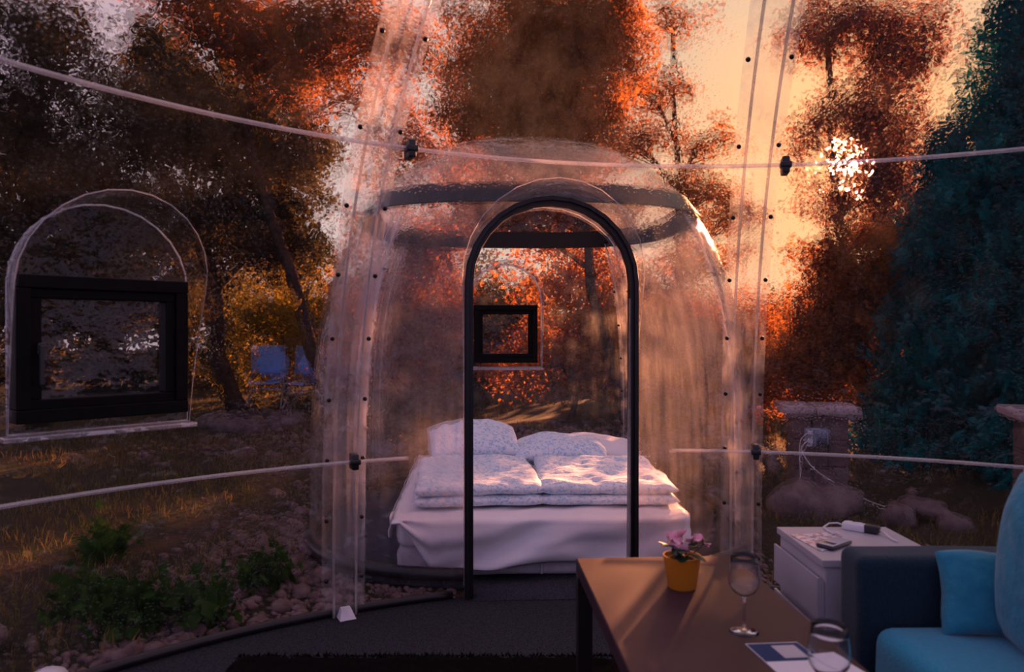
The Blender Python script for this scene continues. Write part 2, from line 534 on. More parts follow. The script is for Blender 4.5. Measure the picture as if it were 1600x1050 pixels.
def cut_arch(bm, arch, dome_c, sign=1):
    """remove the dome sheet inside the arch (cut along every side of the convex outline)"""
    pts = arch.outline(grow=0.0, bottom=arch.zb)
    loop = pts + [pts[0]]
    def local(P):
        d = P - arch.c
        return d.dot(arch.u), P.z, d.dot(arch.n)
    lim = arch.hw * 1.25
    def near(f):
        c = f.calc_center_median(); u, z, d = local(c)
        return abs(u) < lim + .3 and arch.zb - .4 < z < arch.zs + arch.hw + .4 and (c - dome_c).dot(arch.n) * sign > 0
    planes = []
    for a, b in zip(loop[:-1], loop[1:]):
        e = (b[0] - a[0], b[1] - a[1])
        if math.hypot(*e) < 1e-6: continue
        nrm = (-e[1], e[0])                      # outward for the clockwise outline seen with u right, z up
        l = math.hypot(*nrm); nrm = (nrm[0] / l, nrm[1] / l)
        if planes and abs(planes[-1][1][0] - nrm[0]) < 1e-4 and abs(planes[-1][1][1] - nrm[1]) < 1e-4: continue
        planes.append((a, nrm))
    for a, nr in planes:
        fs = [f for f in bm.faces if near(f)]
        if not fs: return
        geom = list({*fs, *[e for f in fs for e in f.edges], *[v for f in fs for v in f.verts]})
        bmesh.ops.bisect_plane(bm, geom=geom, plane_co=arch.P(*a), plane_no=arch.u * nr[0] + Vector((0, 0, nr[1])), dist=1e-5)
    dead = []
    for f in bm.faces:
        if not near(f): continue
        u, z, d = local(f.calc_center_median())
        if all((u - a[0]) * nr[0] + (z - a[1]) * nr[1] < 1e-4 for a, nr in planes): dead.append(f)
    bmesh.ops.delete(bm, geom=dead, context='FACES')


def dome_panel(dome, a0, a1, na, nz, arches, z1=None, z0=0.0):
    bm = bmesh.new()
    zs = [z for z in dome.zs(nz, z1) if z >= z0]
    if zs[0] > z0 + .001: zs = [z0] + zs
    rows = [[bm.verts.new(dome.pt(a0 + (a1 - a0) * i / na, z)) for i in range(na + 1)] for z in zs]
    for j in range(len(zs) - 1):
        for i in range(na):
            bm.faces.new((rows[j][i], rows[j][i + 1], rows[j + 1][i + 1], rows[j + 1][i]))
    for ar, sg in arches: cut_arch(bm, ar, dome.c, sg)
    bmesh.ops.remove_doubles(bm, verts=bm.verts[:], dist=1e-5)
    return bm


def seam(dome, az, parent, hw, z1, nb, name='seam_strip', bolts=True, r_ridge=.006, first=.12):
    """overlapping flange along a meridian, two raised ridges, rows of bolts"""
    n = 40
    zs = [z for z in dome.zs(n, z1)]
    def off(z, u):                              # sideways by u metres along the surface
        r = max(dome.r(az, z), .2)
        return dome.pt(az + u / r, z, .0)
    mb = MB()
    us = [-hw, -hw * .55, -hw * .5, -hw * .1, 0, hw * .1, hw * .5, hw * .55, hw]
    hs = [-.012, -.012, -.03, -.03, -.016, -.03, -.03, -.012, -.012]
    mb.grid(lambda s_, t: (lambda z, i: dome.pt(az + us[i] / max(dome.r(az, z), .25), z, hs[i]))(zs[round(t * (len(zs) - 1))], round(s_ * 8)), 9, len(zs))
    o = mb.build(name, M['strip'], parent, world=True)
    for u in (-hw * .52, hw * .52):
        r = MB().tube([dome.pt(az + u / max(dome.r(az, z), .25), z, -.036) for z in zs], r_ridge, 6)
        r.build('ridge', M['ridge'], o, world=False)
    if bolts:
        me = None
        for k in range(nb):
            z = first + (z1 - first - .1) * (k / nb) ** 1.0
            for u in (-hw * .82, hw * .82):
                P = dome.pt(az + u / max(dome.r(az, z), .25), z, -.02)
                if me is None:
                    b = MB().lathe([(0, -.007), (.007, -.007), (.0095, -.002), (.0095, .004), (.006, .008), (0, .009)], 8)
                    bo = b.build('bolt', M['bolt'], o); me = bo.data
                else:
                    bo = place('bolt', me, o)
                bo.location = P
                d = (dome.c + Vector((0, 0, z * .4)) - P)
                bo.rotation_euler = d.to_track_quat('Z', 'Y').to_euler()
    return o


# openings
DOOR_C = Vector((.185, 3.43, 0))
DOOR = Arch(DOOR_C, -AX, .405, 0.0, 1.455)
WIN_AZ = math.radians(-47.0)
WIN_C = MAIN.c + radial(WIN_AZ) * 2.80
WIN = Arch(WIN_C, WIN_AZ, .292, .89, 1.385)
BW_C = Vector((-.055, 6.27, 0))
BWIN = Arch(BW_C, -AX, .305, .93, 1.50)
DOOR_B = Arch(DOOR_C, -AX, .405, 0.0, 1.455)

# main dome
wall = thing('wall_dome', 'large clear plastic dome with bolted seams enclosing the lounge', 'dome wall', MAIN.c, kind='structure')
step = AZ_R - AZ_L
nseam = 9
seam_az = [AZ_L, AZ_R] + [AZ_R + (2 * PI - step) * k / 8 for k in range(1, 8)]
for k in range(nseam):
    a0 = seam_az[k]
    a1 = seam_az[k + 1] if k + 1 < nseam else AZ_L + 2 * PI
    arches = []
    if k == 0: arches = [(DOOR, 1)]
    if a0 - 2 * PI < WIN_AZ < a1 - 2 * PI: arches = [(WIN, 1)]
    bm = dome_panel(MAIN, a0, a1, 26, 40, arches)
    mb = MB(); mb.bm(bm)
    mb.build('panel', M['dome'], wall, world=True)
for k, a in enumerate(seam_az):
    seam(MAIN, a, wall, .095, 2.86, 10 if k < 2 else 6, first=.16)
mb = MB()
def base_ring(dome, z, r, gaps, n=160, off=0.0):
    out = []
    run = []
    for k in range(n + 1):
        az = -PI + 2 * PI * k / n
        P = dome.pt(az, 0, off); P.z = z
        if any(abs((P - g.c).dot(g.u)) < g.hw and (P - dome.c).dot(g.n) * sg > 0 for g, sg in gaps):
            if len(run) > 1: out.append(run)
            run = []
        else: run.append(P)
    if len(run) > 1: out.append(run)
    return out
for run in base_ring(MAIN, .012, .02, [(DOOR, 1)]):
    mb.tube(run, .022, 8)
mb.build('base_gasket', M['gasket'], wall, world=True)
for k, a in enumerate((AZ_L, AZ_R)):
    P = MAIN.pt(a, 0, -.06)
    M_ = Matrix.Translation(P) @ Matrix.Rotation(-a, 4, 'Z')
    b = MB().add([M_ @ Vector(c) for c in ((-.035, -.03, .002), (.035, -.03, .002), (.035, .03, .002), (-.035, .03, .002),
                                          (-.02, .005, .042), (.02, .005, .042), (.02, .03, .042), (-.02, .03, .042))],
                 [(0, 3, 2, 1), (4, 5, 6, 7), (0, 1, 5, 4), (1, 2, 6, 5), (2, 3, 7, 6), (3, 0, 4, 7)])
    b.build('foot_bracket', M['zinc'], wall, world=True, smooth=False)


def tunnel(arch, dome, d_sign, parent, name, mat, flare=0.0, start=0.0, sub=8, default=.3, bottom=False):
    """sheet that runs from the arch plane to the dome's skin"""
    pts = arch.outline(bottom=arch.zb)
    if bottom: pts = pts + [(arch.hw - 2 * arch.hw * k / 8, arch.zb) for k in range(1, 9)]
    cols = []
    for u, z in pts:
        t = dome.hit(arch.P(u, max(z, .02)) if d_sign < 0 else arch.P(u, max(z, .02)), arch.n * d_sign, 1.6)
        if t is None: t = default
        col = []
        for k in range(sub + 1):
            f = k / sub
            g = 1 + flare * f * t
            col.append(arch.P(u * g, arch.zs + (z - arch.zs) * g if z > arch.zs else z, d_sign * (start + (t - start) * f)))
        cols.append(col)
    n = len(cols)
    mb = MB()
    mb.add([c[k] for k in range(sub + 1) for c in cols],
           [(k * n + i, k * n + i + 1, (k + 1) * n + i + 1, (k + 1) * n + i) for k in range(sub) for i in range(n - 1)])
    o = mb.build(name, mat, parent, world=True)
    rim = MB().tube([c[-1] for c in cols], .0022, 6)
    rim.build('weld_bead', M['ridge'], o)
    return o


# door between the domes
door = thing('door_1', 'round-headed doorway with black rubber frame leading to the bed', 'doorway', DOOR_C, kind='structure')
def arch_frame(arch, th, d0, d1, closed=False, grow=0.0, z_b=None):
    outer = arch.outline(grow=grow, bottom=(arch.zb if z_b is None else z_b))
    inner = arch.outline(grow=grow - th, bottom=(arch.zb + (th if closed else 0)))
    ring = []
    n = len(outer)
    mb = MB()
    vs = []
    for (uo, zo), (ui, zi) in zip(outer, inner):
        vs += [arch.P(uo, zo, d0), arch.P(uo, zo, d1), arch.P(ui, zi, d1), arch.P(ui, zi, d0)]
    fs = []
    m = n if closed else n - 1
    for i in range(m):
        j = (i + 1) % n
        for k in range(4):
            fs.append((i * 4 + k, i * 4 + (k + 1) % 4, j * 4 + (k + 1) % 4, j * 4 + k))
    if not closed:
        fs += [(0, 1, 2, 3), tuple((n - 1) * 4 + k for k in (3, 2, 1, 0))]
    mb.add(vs, fs)
    return mb
arch_frame(DOOR, .040, -.025, .04).build('door_frame', M['gasket'], door, world=True, angle=40)
arch_frame(DOOR, .014, -.045, -.02, grow=-.008).build('door_seal', M['gasket'], door, world=True, angle=40)
tunnel(DOOR, MAIN, -1, door, 'entry_hood', M['bedroom'], flare=.12)
tunnel(DOOR_B, BED, 1, door, 'link_tunnel', M['bedroom'], flare=.1, default=.35)
mb = MB().box((-.365, -.06, .0), (.365, .40, .003), M=Matrix.Translation(DOOR_C) @ Matrix.Rotation(AX, 4, 'Z'))
mb.build('threshold', M['carpet'], door, world=True)
# clear door leaf folded back against the right jamb
lf = MB().grid(lambda s_, t: DOOR.P(.366 - .04 * math.sin(s_ * 1.5) * (1 - t * .4), .03 + t * 1.35, -.03 - .09 * s_), 4, 10)
lf.build('door_flap', M['strip'], door, world=True, solid=.003)


# square windows in arched hoods
def make_window(arch, dome, root_kind, parent, nm, w, h, zc, handle=True, hood='window_hood'):
    """hood, front sheet around a black casement with pane and handle"""
    tunnel(arch, dome, -1, parent, hood, M['bedroom'] if nm else M['dome'], flare=.25, bottom=True)
    fr = arch.outline(bottom=arch.zb)
    # clear front plate above, below and beside the casement: an outline with a square hole
    z0, z1, hw = zc - h / 2, zc + h / 2, w / 2
    mb = MB()
    def strip(pts): mb.add([arch.P(u, z, .0) for u, z in pts], [tuple(range(len(pts)))])
    head = [(u, z) for u, z in fr if z > arch.zs - 1e-6]
    strip([(-arch.hw, z1)] + head + [(arch.hw, z1)])
    strip([(-arch.hw, arch.zb), (-arch.hw, z1), (-hw, z1), (-hw, arch.zb)])
    strip([(hw, arch.zb), (hw, z1), (arch.hw, z1), (arch.hw, arch.zb)])
    strip([(-hw, arch.zb), (-hw, z0), (hw, z0), (hw, arch.zb)])
    mb.build('front_sheet', M['dome'], parent, world=True, smooth=False)
    rim = MB().tube([arch.P(u, z, -.004) for u, z in fr + [fr[0]]], .011 if nm else .004, 6)
    rim.build('rim', M['ridge'], parent, world=True)
    # casement: outer frame, inner sash, pane
    def rect(hw_, z0_, z1_, th, d0, d1):
        m_ = MB()
        T = Matrix.Translation(arch.P(0, 0)) @ Matrix.Rotation(-arch.az, 4, 'Z')
        for lo, hi in (((-hw_, d0, z0_), (hw_, d1, z0_ + th)), ((-hw_, d0, z1_ - th), (hw_, d1, z1_)),
                       ((-hw_, d0, z0_ + th), (-hw_ + th, d1, z1_ - th)), ((hw_ - th, d0, z0_ + th), (hw_, d1, z1_ - th))):
            m_.box(lo, hi, .004, T)
        return m_, T
    m_, T = rect(hw, z0, z1, .045, -.05, .05)
    fo = m_.build('window_frame', M['blackframe'], parent, world=True, smooth=False)
    m_, T = rect(hw - .043, z0 + .043, z1 - .043, .034, -.035, .035)
    so = m_.build('sash', M['blackframe'], parent, world=True, smooth=False)
    pm = MB().box((-hw + .07, -.003, z0 + .07), (hw - .07, .003, z1 - .07), 0, T)
    pm.build('pane', M['pane'], parent, world=True, smooth=False)
    if handle:
        hm = MB().box((-hw + .058, -.065, zc - .02), (-hw + .076, -.035, zc + .02), .004, T)
        hm.box((-hw + .060, -.08, zc - .12), (-hw + .074, -.063, zc + .012), .004, T)
        hm.build('handle', M['blackplastic'], so, world=False, smooth=False)
    lg = MB().box((-arch.hw - .02, -.05, arch.zb - .022), (arch.hw + .02, .02, arch.zb - .004), .004, T)
    lg.build('ledge', M['ridge'], parent, world=True, smooth=False)


win = thing('window_1', 'black square casement window set in a clear arched hood', 'window', Vector((WIN_C.x, WIN_C.y, .9)), kind='structure')
make_window(WIN, MAIN, None, win, 0, .555, .49, 1.172)

# bedroom dome
bd = thing('bedroom_dome', 'small clear domed sleeping pod with dark ring band around a bed', 'dome', BED.c)
b_az = [math.radians(x) for x in (37, 127, 217, 307)]
ZR = 1.97
for k in range(4):
    a0, a1 = b_az[k], b_az[k] + PI / 2
    ar = [(DOOR_B, -1)] if k in (1, 2) else []
    if k in (3, 0): ar = [(BWIN, 1)]
    mb = MB(); mb.bm(dome_panel(BED, a0, a1, 30, 34, ar, z1=ZR))
    mb.build('panel', M['bedroom'], bd, world=True)
mb = MB(); mb.bm(dome_panel(BED, 0, 2 * PI, 96, 40, [], z0=ZR + .002))
mb.build('crown', M['bedroom'], bd, world=True)
def band(off, z0, z1):
    m_ = MB()
    n = 120
    for side in (0,):
        vs, fs = [], []
        for k in range(n):
            az = 2 * PI * k / n
            for z, o in ((z0, off), (z1, off), (z1, -.012), (z0, -.012)):
                vs.append(BED.pt(az, z, o))
        for k in range(n):
            j = (k + 1) % n
            for c in range(4): fs.append((k * 4 + c, j * 4 + c, j * 4 + (c + 1) % 4, k * 4 + (c + 1) % 4))
        m_.add(vs, fs)
    return m_
band(.018, ZR - .058, ZR + .058).build('ring_band', M['gasket'], bd, world=True, angle=40)
for a in b_az:
    seam(BED, a, bd, .07, ZR - .04, 6, r_ridge=.005, first=.2)
mb = MB()
for run in base_ring(BED, .05, .02, [(DOOR, -1)]): mb.tube(run, .035, 8)
mb.build('base_gasket', M['gasket'], bd, world=True)
make_window(BWIN, BED, None, bd, 1, .54, .49, 1.215, handle=False)

# curtain rods
def rod(name, label, az0, az1, z, inset, clips, r=.0085, wob=.0, zfn=None):
    pts = []
    n = 70
    for k in range(n + 1):
        az = az0 + (az1 - az0) * k / n
        zz = z + (zfn(az) if zfn else 0)
        pts.append(MAIN.pt(az, zz, -inset))
    t = thing(name, label, 'rod', pts[0], group=None)
    MB().tube(pts, r, 8).build('tube', M['rod'], t, world=True)
    for a in clips:
        zz = z + (zfn(a) if zfn else 0)
        P = MAIN.pt(a, zz, -inset)
        T = Matrix.Translation(P) @ Matrix.Rotation(-a, 4, 'Z')
        m_ = MB().box((-.014, -.018, -.034), (.014, inset - .03, .034), .005, T)
        m_.box((-.022, -.022, -.012), (.022, .02, .012), .005, T)
        m_.build('clip', M['blackplastic'], t, world=True)
    return t
rod('curtain_rod', 'long clear rod running high across the dome above the doorway', -1.55, 1.25, 1.905, .085, [AZ_L + .05, AZ_R + .045], zfn=lambda a: -.0 - .03 * a)
rod('side_rod', 'clear rod at knee height left of the doorway', -1.5, math.atan2(-.515 - MAIN.c.x, 3.38 - MAIN.c.y), .675, .075, [AZ_L + .01])
rod('side_rod', 'clear rod at knee height right of the doorway', math.atan2(.735 - MAIN.c.x, 3.42 - MAIN.c.y), 1.3, .675, .075, [AZ_R + .02])

# ------------------------------------------------------------------ ground and floors
def gz(x, y):
    """outside ground height: level at the domes, gently uneven further off"""
    P = Vector((x, y, 0))
    d = min((P - MAIN.c).length - 2.84, (Vector((x, y, 0)) - BED.c).length - 1.4)
    k = min(max(d / 1.5, 0), 1)
    return -.03 + k * (.05 * noise.noise(P * .6) + .03 * noise.noise(P * 1.9)) + .012 * max(y - 9, 0)
def ground_fn(s_, t):
    x = -26 + 52 * s_
    y = -12 + 50 * t
    return (x, y, gz(x, y))
g = MB().grid(ground_fn, 150, 150).build('ground', M['soil'])
tag(g, 'bare earth and thin turf around the clear domes', 'ground', kind='structure')
fl = MB()
fl.add([MAIN.c + Vector((0, 0, 0))] + [Vector((MAIN.pt(2 * PI * k / 96, 0, -.01).x, MAIN.pt(2 * PI * k / 96, 0, -.01).y, 0)) for k in range(96)],
       [(0, (k + 1) % 96 + 1, k + 1) for k in range(96)])
fo = fl.build('floor', M['carpet'], solid=.02); tag(fo, 'charcoal carpet covering the lounge dome floor', 'carpet', kind='structure')
fo.location.z = -.01
fl = MB()
fl.add([BED.c] + [Vector((BED.pt(2 * PI * k / 96, 0, -.01).x, BED.pt(2 * PI * k / 96, 0, -.01).y, 0)) for k in range(96)],
       [(0, (k + 1) % 96 + 1, k + 1) for k in range(96)])
fo = fl.build('floor_bedroom', M['carpet'], solid=.02); tag(fo, 'dark carpet under the bed inside the sleeping pod', 'carpet', kind='structure')
fo.location.z = -.01

# shaggy rug at the front edge of the picture
rug = thing('shag_rug', 'black shaggy rug on the charcoal carpet by the table', 'rug', (-.25, 1.9, 0))
RX0, RX1, RY0, RY1 = -1.02, .95, .55, 2.74
def rugfn(s_, t):
    x, y = RX0 + (RX1 - RX0) * s_, RY0 + (RY1 - RY0) * t
    e = min(s_, 1 - s_, t, 1 - t)
    j = .035 * noise.noise(Vector((x * 7, y * 7, 1)))
    return (x + j, y + .03 * noise.noise(Vector((x * 9, y * 9, 5))), .004 + (.026 if e > .01 else 0) + .01 * noise.noise(Vector((x * 20, y * 20, 0))))
MB().grid(rugfn, 70, 70).build('backing', M['rug'], rug, world=True)
n = 9000
bx = RNG.uniform(RX0, RX1, n); by = np.where(RNG.random(n) < .5, RY1 - RNG.random(n) ** 2 * .25, RNG.uniform(RY0, RY1, n))
ang = RNG.uniform(0, 2 * PI, n); ln = RNG.uniform(.010, .020, n)
p0 = np.stack([bx, by, np.full(n, .02)], 1); d = np.stack([np.cos(ang), np.sin(ang), RNG.uniform(.1, .9, n)], 1)
side = np.stack([-np.sin(ang), np.cos(ang), np.zeros(n)], 1) * .004
v = np.stack([p0 - side, p0 + side, p0 + d * ln[:, None]], 1).reshape(-1, 3)
o = place('pile', np_mesh('pile', v, np.arange(3 * n).reshape(-1, 3), M['rug']), rug, world=True); o['kind'] = 'stuff'


# ------------------------------------------------------------------ bed
def T_axis(x, y, z=0.0, rot=AX):
    return Matrix.Translation((x, y, z)) @ Matrix.Rotation(rot, 4, 'Z')
def soft_box(lo, hi, bev, jig=.0, cuts=10, seed=0, freq=3.0):
    bm = bmesh.new()
    bmesh.ops.create_cube(bm, size=1)
    c = [(a + b) / 2 for a, b in zip(lo, hi)]; d = [b - a for a, b in zip(lo, hi)]
    for v in bm.verts: v.co = Vector((v.co.x * d[0] + c[0], v.co.y * d[1] + c[1], v.co.z * d[2] + c[2]))
    bmesh.ops.bevel(bm, geom=bm.edges[:], offset=bev, segments=4, profile=.5, affect='EDGES')
    if jig:
        big = [e for e in bm.edges if e.calc_length() > min(d) * .3]
        bmesh.ops.subdivide_edges(bm, edges=big, cuts=cuts, use_grid_fill=True)
        for v in bm.verts:
            v.co += v.normal * jig * noise.noise(v.co * freq + Vector((seed, seed * 2, 0)))
    return bm
BED_L = Vector((.15, 3.69, 0))                 # middle of the foot end
bed = thing('bed', 'low double bed with grey quilted base inside the sleeping pod', 'bed', BED_L, AX)
mb = MB(); mb.bm(soft_box((-.725, .02, .0), (.725, 1.94, .15), .03, .006)); mb.build('box_base', M['ticking'], bed)
mb = MB().box((-.006, .008, .01), (.006, .03, .14), .003); mb.build('base_seam', M['ticking'], bed)
mb = MB(); mb.bm(soft_box((-.73, .01, .15), (.73, 1.95, .30), .05, .006)); mb.build('mattress', M['linen'], bed)

def sheet_fn(s_, t):
    # s_ across the bed, t from the head end over the foot and down the front
    x = -.745 + 1.49 * s_
    hem = .235 * min(max((s_ - .03) / .10, 0), 1) + .02 * math.sin(s_ * 9)
    L1, L2 = 1.80, max(hem, .005)
    top = .80
    w = .014 * noise.noise(Vector((x * 4, t * 6, 3))) + .012 * noise.noise(Vector((x * 7 + t * 14, t * 12, 8)))
    if t < top:
        y = 1.82 - (1.82 - .0) * (t / top)
        dip = 0 if y > .05 else -.012
        return (x, y, .312 + max(w, -.006) + dip)
    k = (t - top) / (1 - top)
    # diagonal folds gathered towards the left foot corner
    fold = .046 * math.sin(15 * (s_ * 1.0 + k * .35) + 2 * noise.noise(Vector((s_ * 4, k * 2, 0)))) * min(k * 2, 1) * (1 - .5 * s_)
    return (x, -.016 - .03 * k * (1 - .6 * abs(2 * s_ - 1)) + fold * .9 - max(0, .02 * (1 - k)) + w * .5, .300 - L2 * k)
sh = thing('bed_sheet', 'rumpled white sheet hanging over the foot of the bed', 'sheet', BED_L, AX)
MB().grid(sheet_fn, 70, 80).build('drape', M['linen'], sh, solid=.006)
def side_fn(sgn):
    def fn(s_, t):
        y = .02 + 1.80 * s_
        w = .012 * noise.noise(Vector((y * 5, t * 4, sgn * 7)))
        return (sgn * (.745 + .012 + w + .01 * t), y, .306 - (.16 if sgn > 0 else .10) * t)
    return fn
MB().grid(side_fn(1), 40, 8).build('side_drop', M['linen'], sh, solid=.006)
MB().grid(side_fn(-1), 40, 8).build('side_drop', M['linen'], sh, solid=.006)

def puffy(w, dep, h, seed, pw=4.0, wr=.012, sag=0.0, nu=44, nv=40, pinch=0.0):
    """closed cushion: two skins meeting at the edge"""
    mb = MB()
    vs, idx = [], {}
    for side in (1, -1):
        for j in range(nv):
            for i in range(nu):
                u, v = -1 + 2 * i / (nu - 1), -1 + 2 * j / (nv - 1)
                edge = i in (0, nu - 1) or j in (0, nv - 1)
                if side < 0 and edge:
                    idx[(side, i, j)] = idx[(1, i, j)]; continue
                th = (max(1 - abs(u) ** pw, 0) ** .5) * (max(1 - abs(v) ** pw, 0) ** .5)
                r = 1 - pinch * (abs(u * v) ** 0 * 0 + (1 - abs(u * v)) * (abs(u) ** 6 + abs(v) ** 6) * .5)
                x, y = u * w / 2 * r, v * dep / 2 * r
                z = side * h / 2 * th
                nz = noise.noise(Vector((x * 5 + seed, y * 5, side * 2))) + .5 * noise.noise(Vector((x * 13, y * 13 + seed, side)))
                z += wr * nz * (1 if side > 0 else .3) * (.3 + .7 * th)
                x += .018 * noise.noise(Vector((y * 6, seed, 1))); y += .018 * noise.noise(Vector((x * 6, seed, 4)))
                idx[(side, i, j)] = len(vs); vs.append((x, y, z + sag * (x * x + y * y)))
    fs = []
    for side in (1, -1):
        for j in range(nv - 1):
            for i in range(nu - 1):
                q = (idx[(side, i, j)], idx[(side, i + 1, j)], idx[(side, i + 1, j + 1)], idx[(side, i, j + 1)])
                fs.append(q if side > 0 else q[::-1])
    return mb.add(vs, fs)

def bed_pt(x, y, z): return T_axis(BED_L.x, BED_L.y) @ Vector((x, y, z))
# two folded duvets: a lower and an upper fold each
for x, y, rot, w, dep, sd, lab in ((-.325, .62, .03, .70, 1.04, 1, 'folded duvet with pale blue print on the left half of the bed'),
                                   (.385, .59, -.05, .74, 1.00, 5, 'folded duvet with pale blue print on the right half of the bed')):
    t = thing('folded_duvet', lab, 'duvet', bed_pt(x, y, .315), AX + rot, group='folded duvets on the bed')
    a = puffy(w, dep, .065, sd, pw=10, wr=.010).build('lower_fold', M['print'], t); a.location = (0, 0, .036)
    a = puffy(w * .985, dep * .985, .072, sd + 3, pw=9, wr=.026).build('upper_fold', M['print'], t); a.location = (.004, .012, .088)
for x, y, rot, tilt, sd, h, lab in ((-.34, 1.38, .10, .30, 2, .25, 'plump pillow with pale blue print at the left head of the bed'),
                                    (.25, 1.34, -.05, .12, 9, .20, 'flatter pillow with pale blue print at the right head of the bed')):
    p = puffy(.62, .46, h, sd, pw=2.1, wr=.022, pinch=.03).build('pillow', M['print'])
    tag(p, lab, 'pillow', 'printed pillows on the bed')
    p.location = bed_pt(x, y, .315 + h * .45 + math.sin(tilt) * .18); p.rotation_euler = (tilt, 0, AX + rot)
p = puffy(.50, .42, .14, 13, pw=3, wr=.015, pinch=.05).build('pillow', M['linen'])
tag(p, 'plain white pillow behind the right printed pillow', 'pillow')
p.location = bed_pt(.56, 1.60, .30 + .10); p.rotation_euler = (.14, .10, AX - .3)

# ------------------------------------------------------------------ coffee table and what stands on it
TBL = Vector((.22, 2.53, 0))                    # far left corner of the top
tb = thing('coffee_table', 'dark brown coffee table with thick top and square legs', 'table', TBL, AX)
TW, TL, TH = .55, 1.24, .45
MB().box((0, -TL, TH - .05), (TW, 0, TH), .004).build('table_top', M['walnut'], tb, smooth=False)
for x in (0, TW - .05):
    for y in (-TL, -.05):
        MB().box((x, y, 0), (x + .05, y + .05, TH - .05), .002).build('leg', M['blackwood'], tb, smooth=False)

# potted flower
P = on_ground(1066, 918, TH)
pt = thing('potted_flower', 'pink flowers in an ochre pot on the coffee table', 'potted plant', P)
MB().lathe([(0, 0), (.040, 0), (.043, .004), (.056, .092), (.058, .098), (.052, .098), (.050, .088), (.0, .086)], 36).build('pot', M['pot'], pt, angle=50)
MB().lathe([(.050, .084), (.03, .089), (0, .091)], 24).build('soil', M['potsoil'], pt)
rnd = random.Random(3)
def leaf_mesh(l, w, droop):
    m_ = MB()
    def fn(s_, t):
        x = (s_ - .5) * w * math.sin(PI * (t * .92 + .04)) ** .8
        return (x, l * t, .006 - droop * t * t - .10 * abs(x))
    return m_.grid(fn, 5, 8)
for k in range(13):
    a = rnd.uniform(0, 2 * PI)
    o = leaf_mesh(rnd.uniform(.045, .07), rnd.uniform(.03, .042), rnd.uniform(.0, .03)).build('leaf', M['potleaf'], pt)
    o.location = (.018 * math.cos(a), .018 * math.sin(a), .092 + rnd.uniform(0, .03)); o.rotation_euler = (rnd.uniform(.1, .6), 0, a - PI / 2)
def flower(r, seed):
    m_ = MB()
    for k in range(6):
        a = 2 * PI * k / 6 + rnd.uniform(-.2, .2)
        R_ = Matrix.Rotation(a, 4, 'Z') @ Matrix.Rotation(rnd.uniform(-.1, .7), 4, 'X')
        vs, fs = [], []
        for j in range(6):
            for i in range(5):
                s_, t = i / 4, j / 5
                x = (s_ - .5) * r * 1.3 * math.sin(PI * (t * .8 + .1)) ** .7
                vs.append(R_ @ Vector((x, r * t, .15 * r * math.sin(s_ * 7 + seed) * t + .2 * r * t * t)))
        for j in range(5):
            for i in range(4): fs.append((j * 5 + i, j * 5 + i + 1, (j + 1) * 5 + i + 1, (j + 1) * 5 + i))
        m_.add(vs, fs)
    return m_
for k, (px, py, r) in enumerate(((1052, 843, .026), (1066, 838, .022), (1082, 845, .022), (1066, 862, .026), (1101, 849, .019), (1058, 850, .024), (1092, 842, .016))):
    Q = at(px, py, P.y + (.0 if k != 3 else -.03)) - P
    st = MB().tube([(0, 0, .09), (Q.x * .6, Q.y * .6, Q.z * .8), Q], .0016, 5).build('stem', M['potleaf'], pt)
    fo = flower(r, k).build('flower', M['petal'], pt)
    fo.location = Q; fo.rotation_euler = (rnd.uniform(.3, 1.0), rnd.uniform(-.4, .4), rnd.uniform(0, 6))

# wine glasses
def wine_glass(P, lab):
    t = thing('wine_glass', lab, 'glass', P, group='wine glasses on the coffee table')
    MB().lathe([(.0, .002), (.036, .0), (.037, .002), (.030, .004), (.010, .009), (.0, .010)], 32).build('foot', M['glass'], t)
    MB().lathe([(0, .0095), (.006, .012), (.0038, .03), (.0036, .07), (.0045, .088), (.008, .0925), (0, .0928)], 16).build('stem', M['glass'], t)
    MB().lathe([(.0, .093), (.012, .095), (.028, .105), (.038, .122), (.0405, .138), (.039, .156), (.036, .178), (.0335, .198),
                (.0328, .198), (.0355, .177), (.0383, .156), (.0397, .138), (.037, .1225), (.027, .1065), (.012, .0975), (0, .096)], 40).build('bowl', M['glass'], t)
    return t
wine_glass(on_ground(1163, 988, TH), 'empty stemmed wine glass next to the leaflet, further from the viewer')
D2 = 1.453
wine_glass(Vector((496 / F_PX * D2, D2, TH)), 'empty wine glass cut by the bottom edge of the picture')

# leaflet
a, b, c = on_ground(1165, 1008, TH), on_ground(1246, 1005, TH), on_ground(1196, 1036, TH)
t = thing('leaflet', 'printed leaflet with navy top half on the coffee table', 'leaflet', (a + b) / 2)
e1 = (b - a); e2 = (c - a).normalized(); wid = e1.length
def lf_box(u0, u1, v0, v1, z0, z1, name, mat):
    pts = [a + e1 * u0 + e2 * v0, a + e1 * u1 + e2 * v0, a + e1 * u1 + e2 * v1, a + e1 * u0 + e2 * v1]
    m_ = MB().add([p + Vector((0, 0, z0)) for p in pts] + [p + Vector((0, 0, z1)) for p in pts],
                  [(3, 2, 1, 0), (4, 5, 6, 7), (0, 1, 5, 4), (1, 2, 6, 5), (2, 3, 7, 6), (3, 0, 4, 7)])
    return m_.build(name, mat, t, world=True, smooth=False)
lf_box(0, 1, 0, .21, .0005, .0022, 'sheet', M['paper'])
lf_box(.012, .988, .004, .102, .0022, .0026, 'cover_print', M['navy'])
lf_box(.42, .86, .018, .088, .0026, .0029, 'print_patch', M['greyprint'])
pf = MB(); A = on_ground(1262, 1030, TH); 
pf.add([A + Vector(q) for q in ((0, 0, .003), (.07, .015, .004), (.10, -.09, .004), (.03, -.11, .003), (0, 0, .005), (.07, .015, .006), (.10, -.09, .006), (.03, -.11, .005))],
       [(3, 2, 1, 0), (4, 5, 6, 7), (0, 1, 5, 4), (1, 2, 6, 5), (2, 3, 7, 6), (3, 0, 4, 7)])
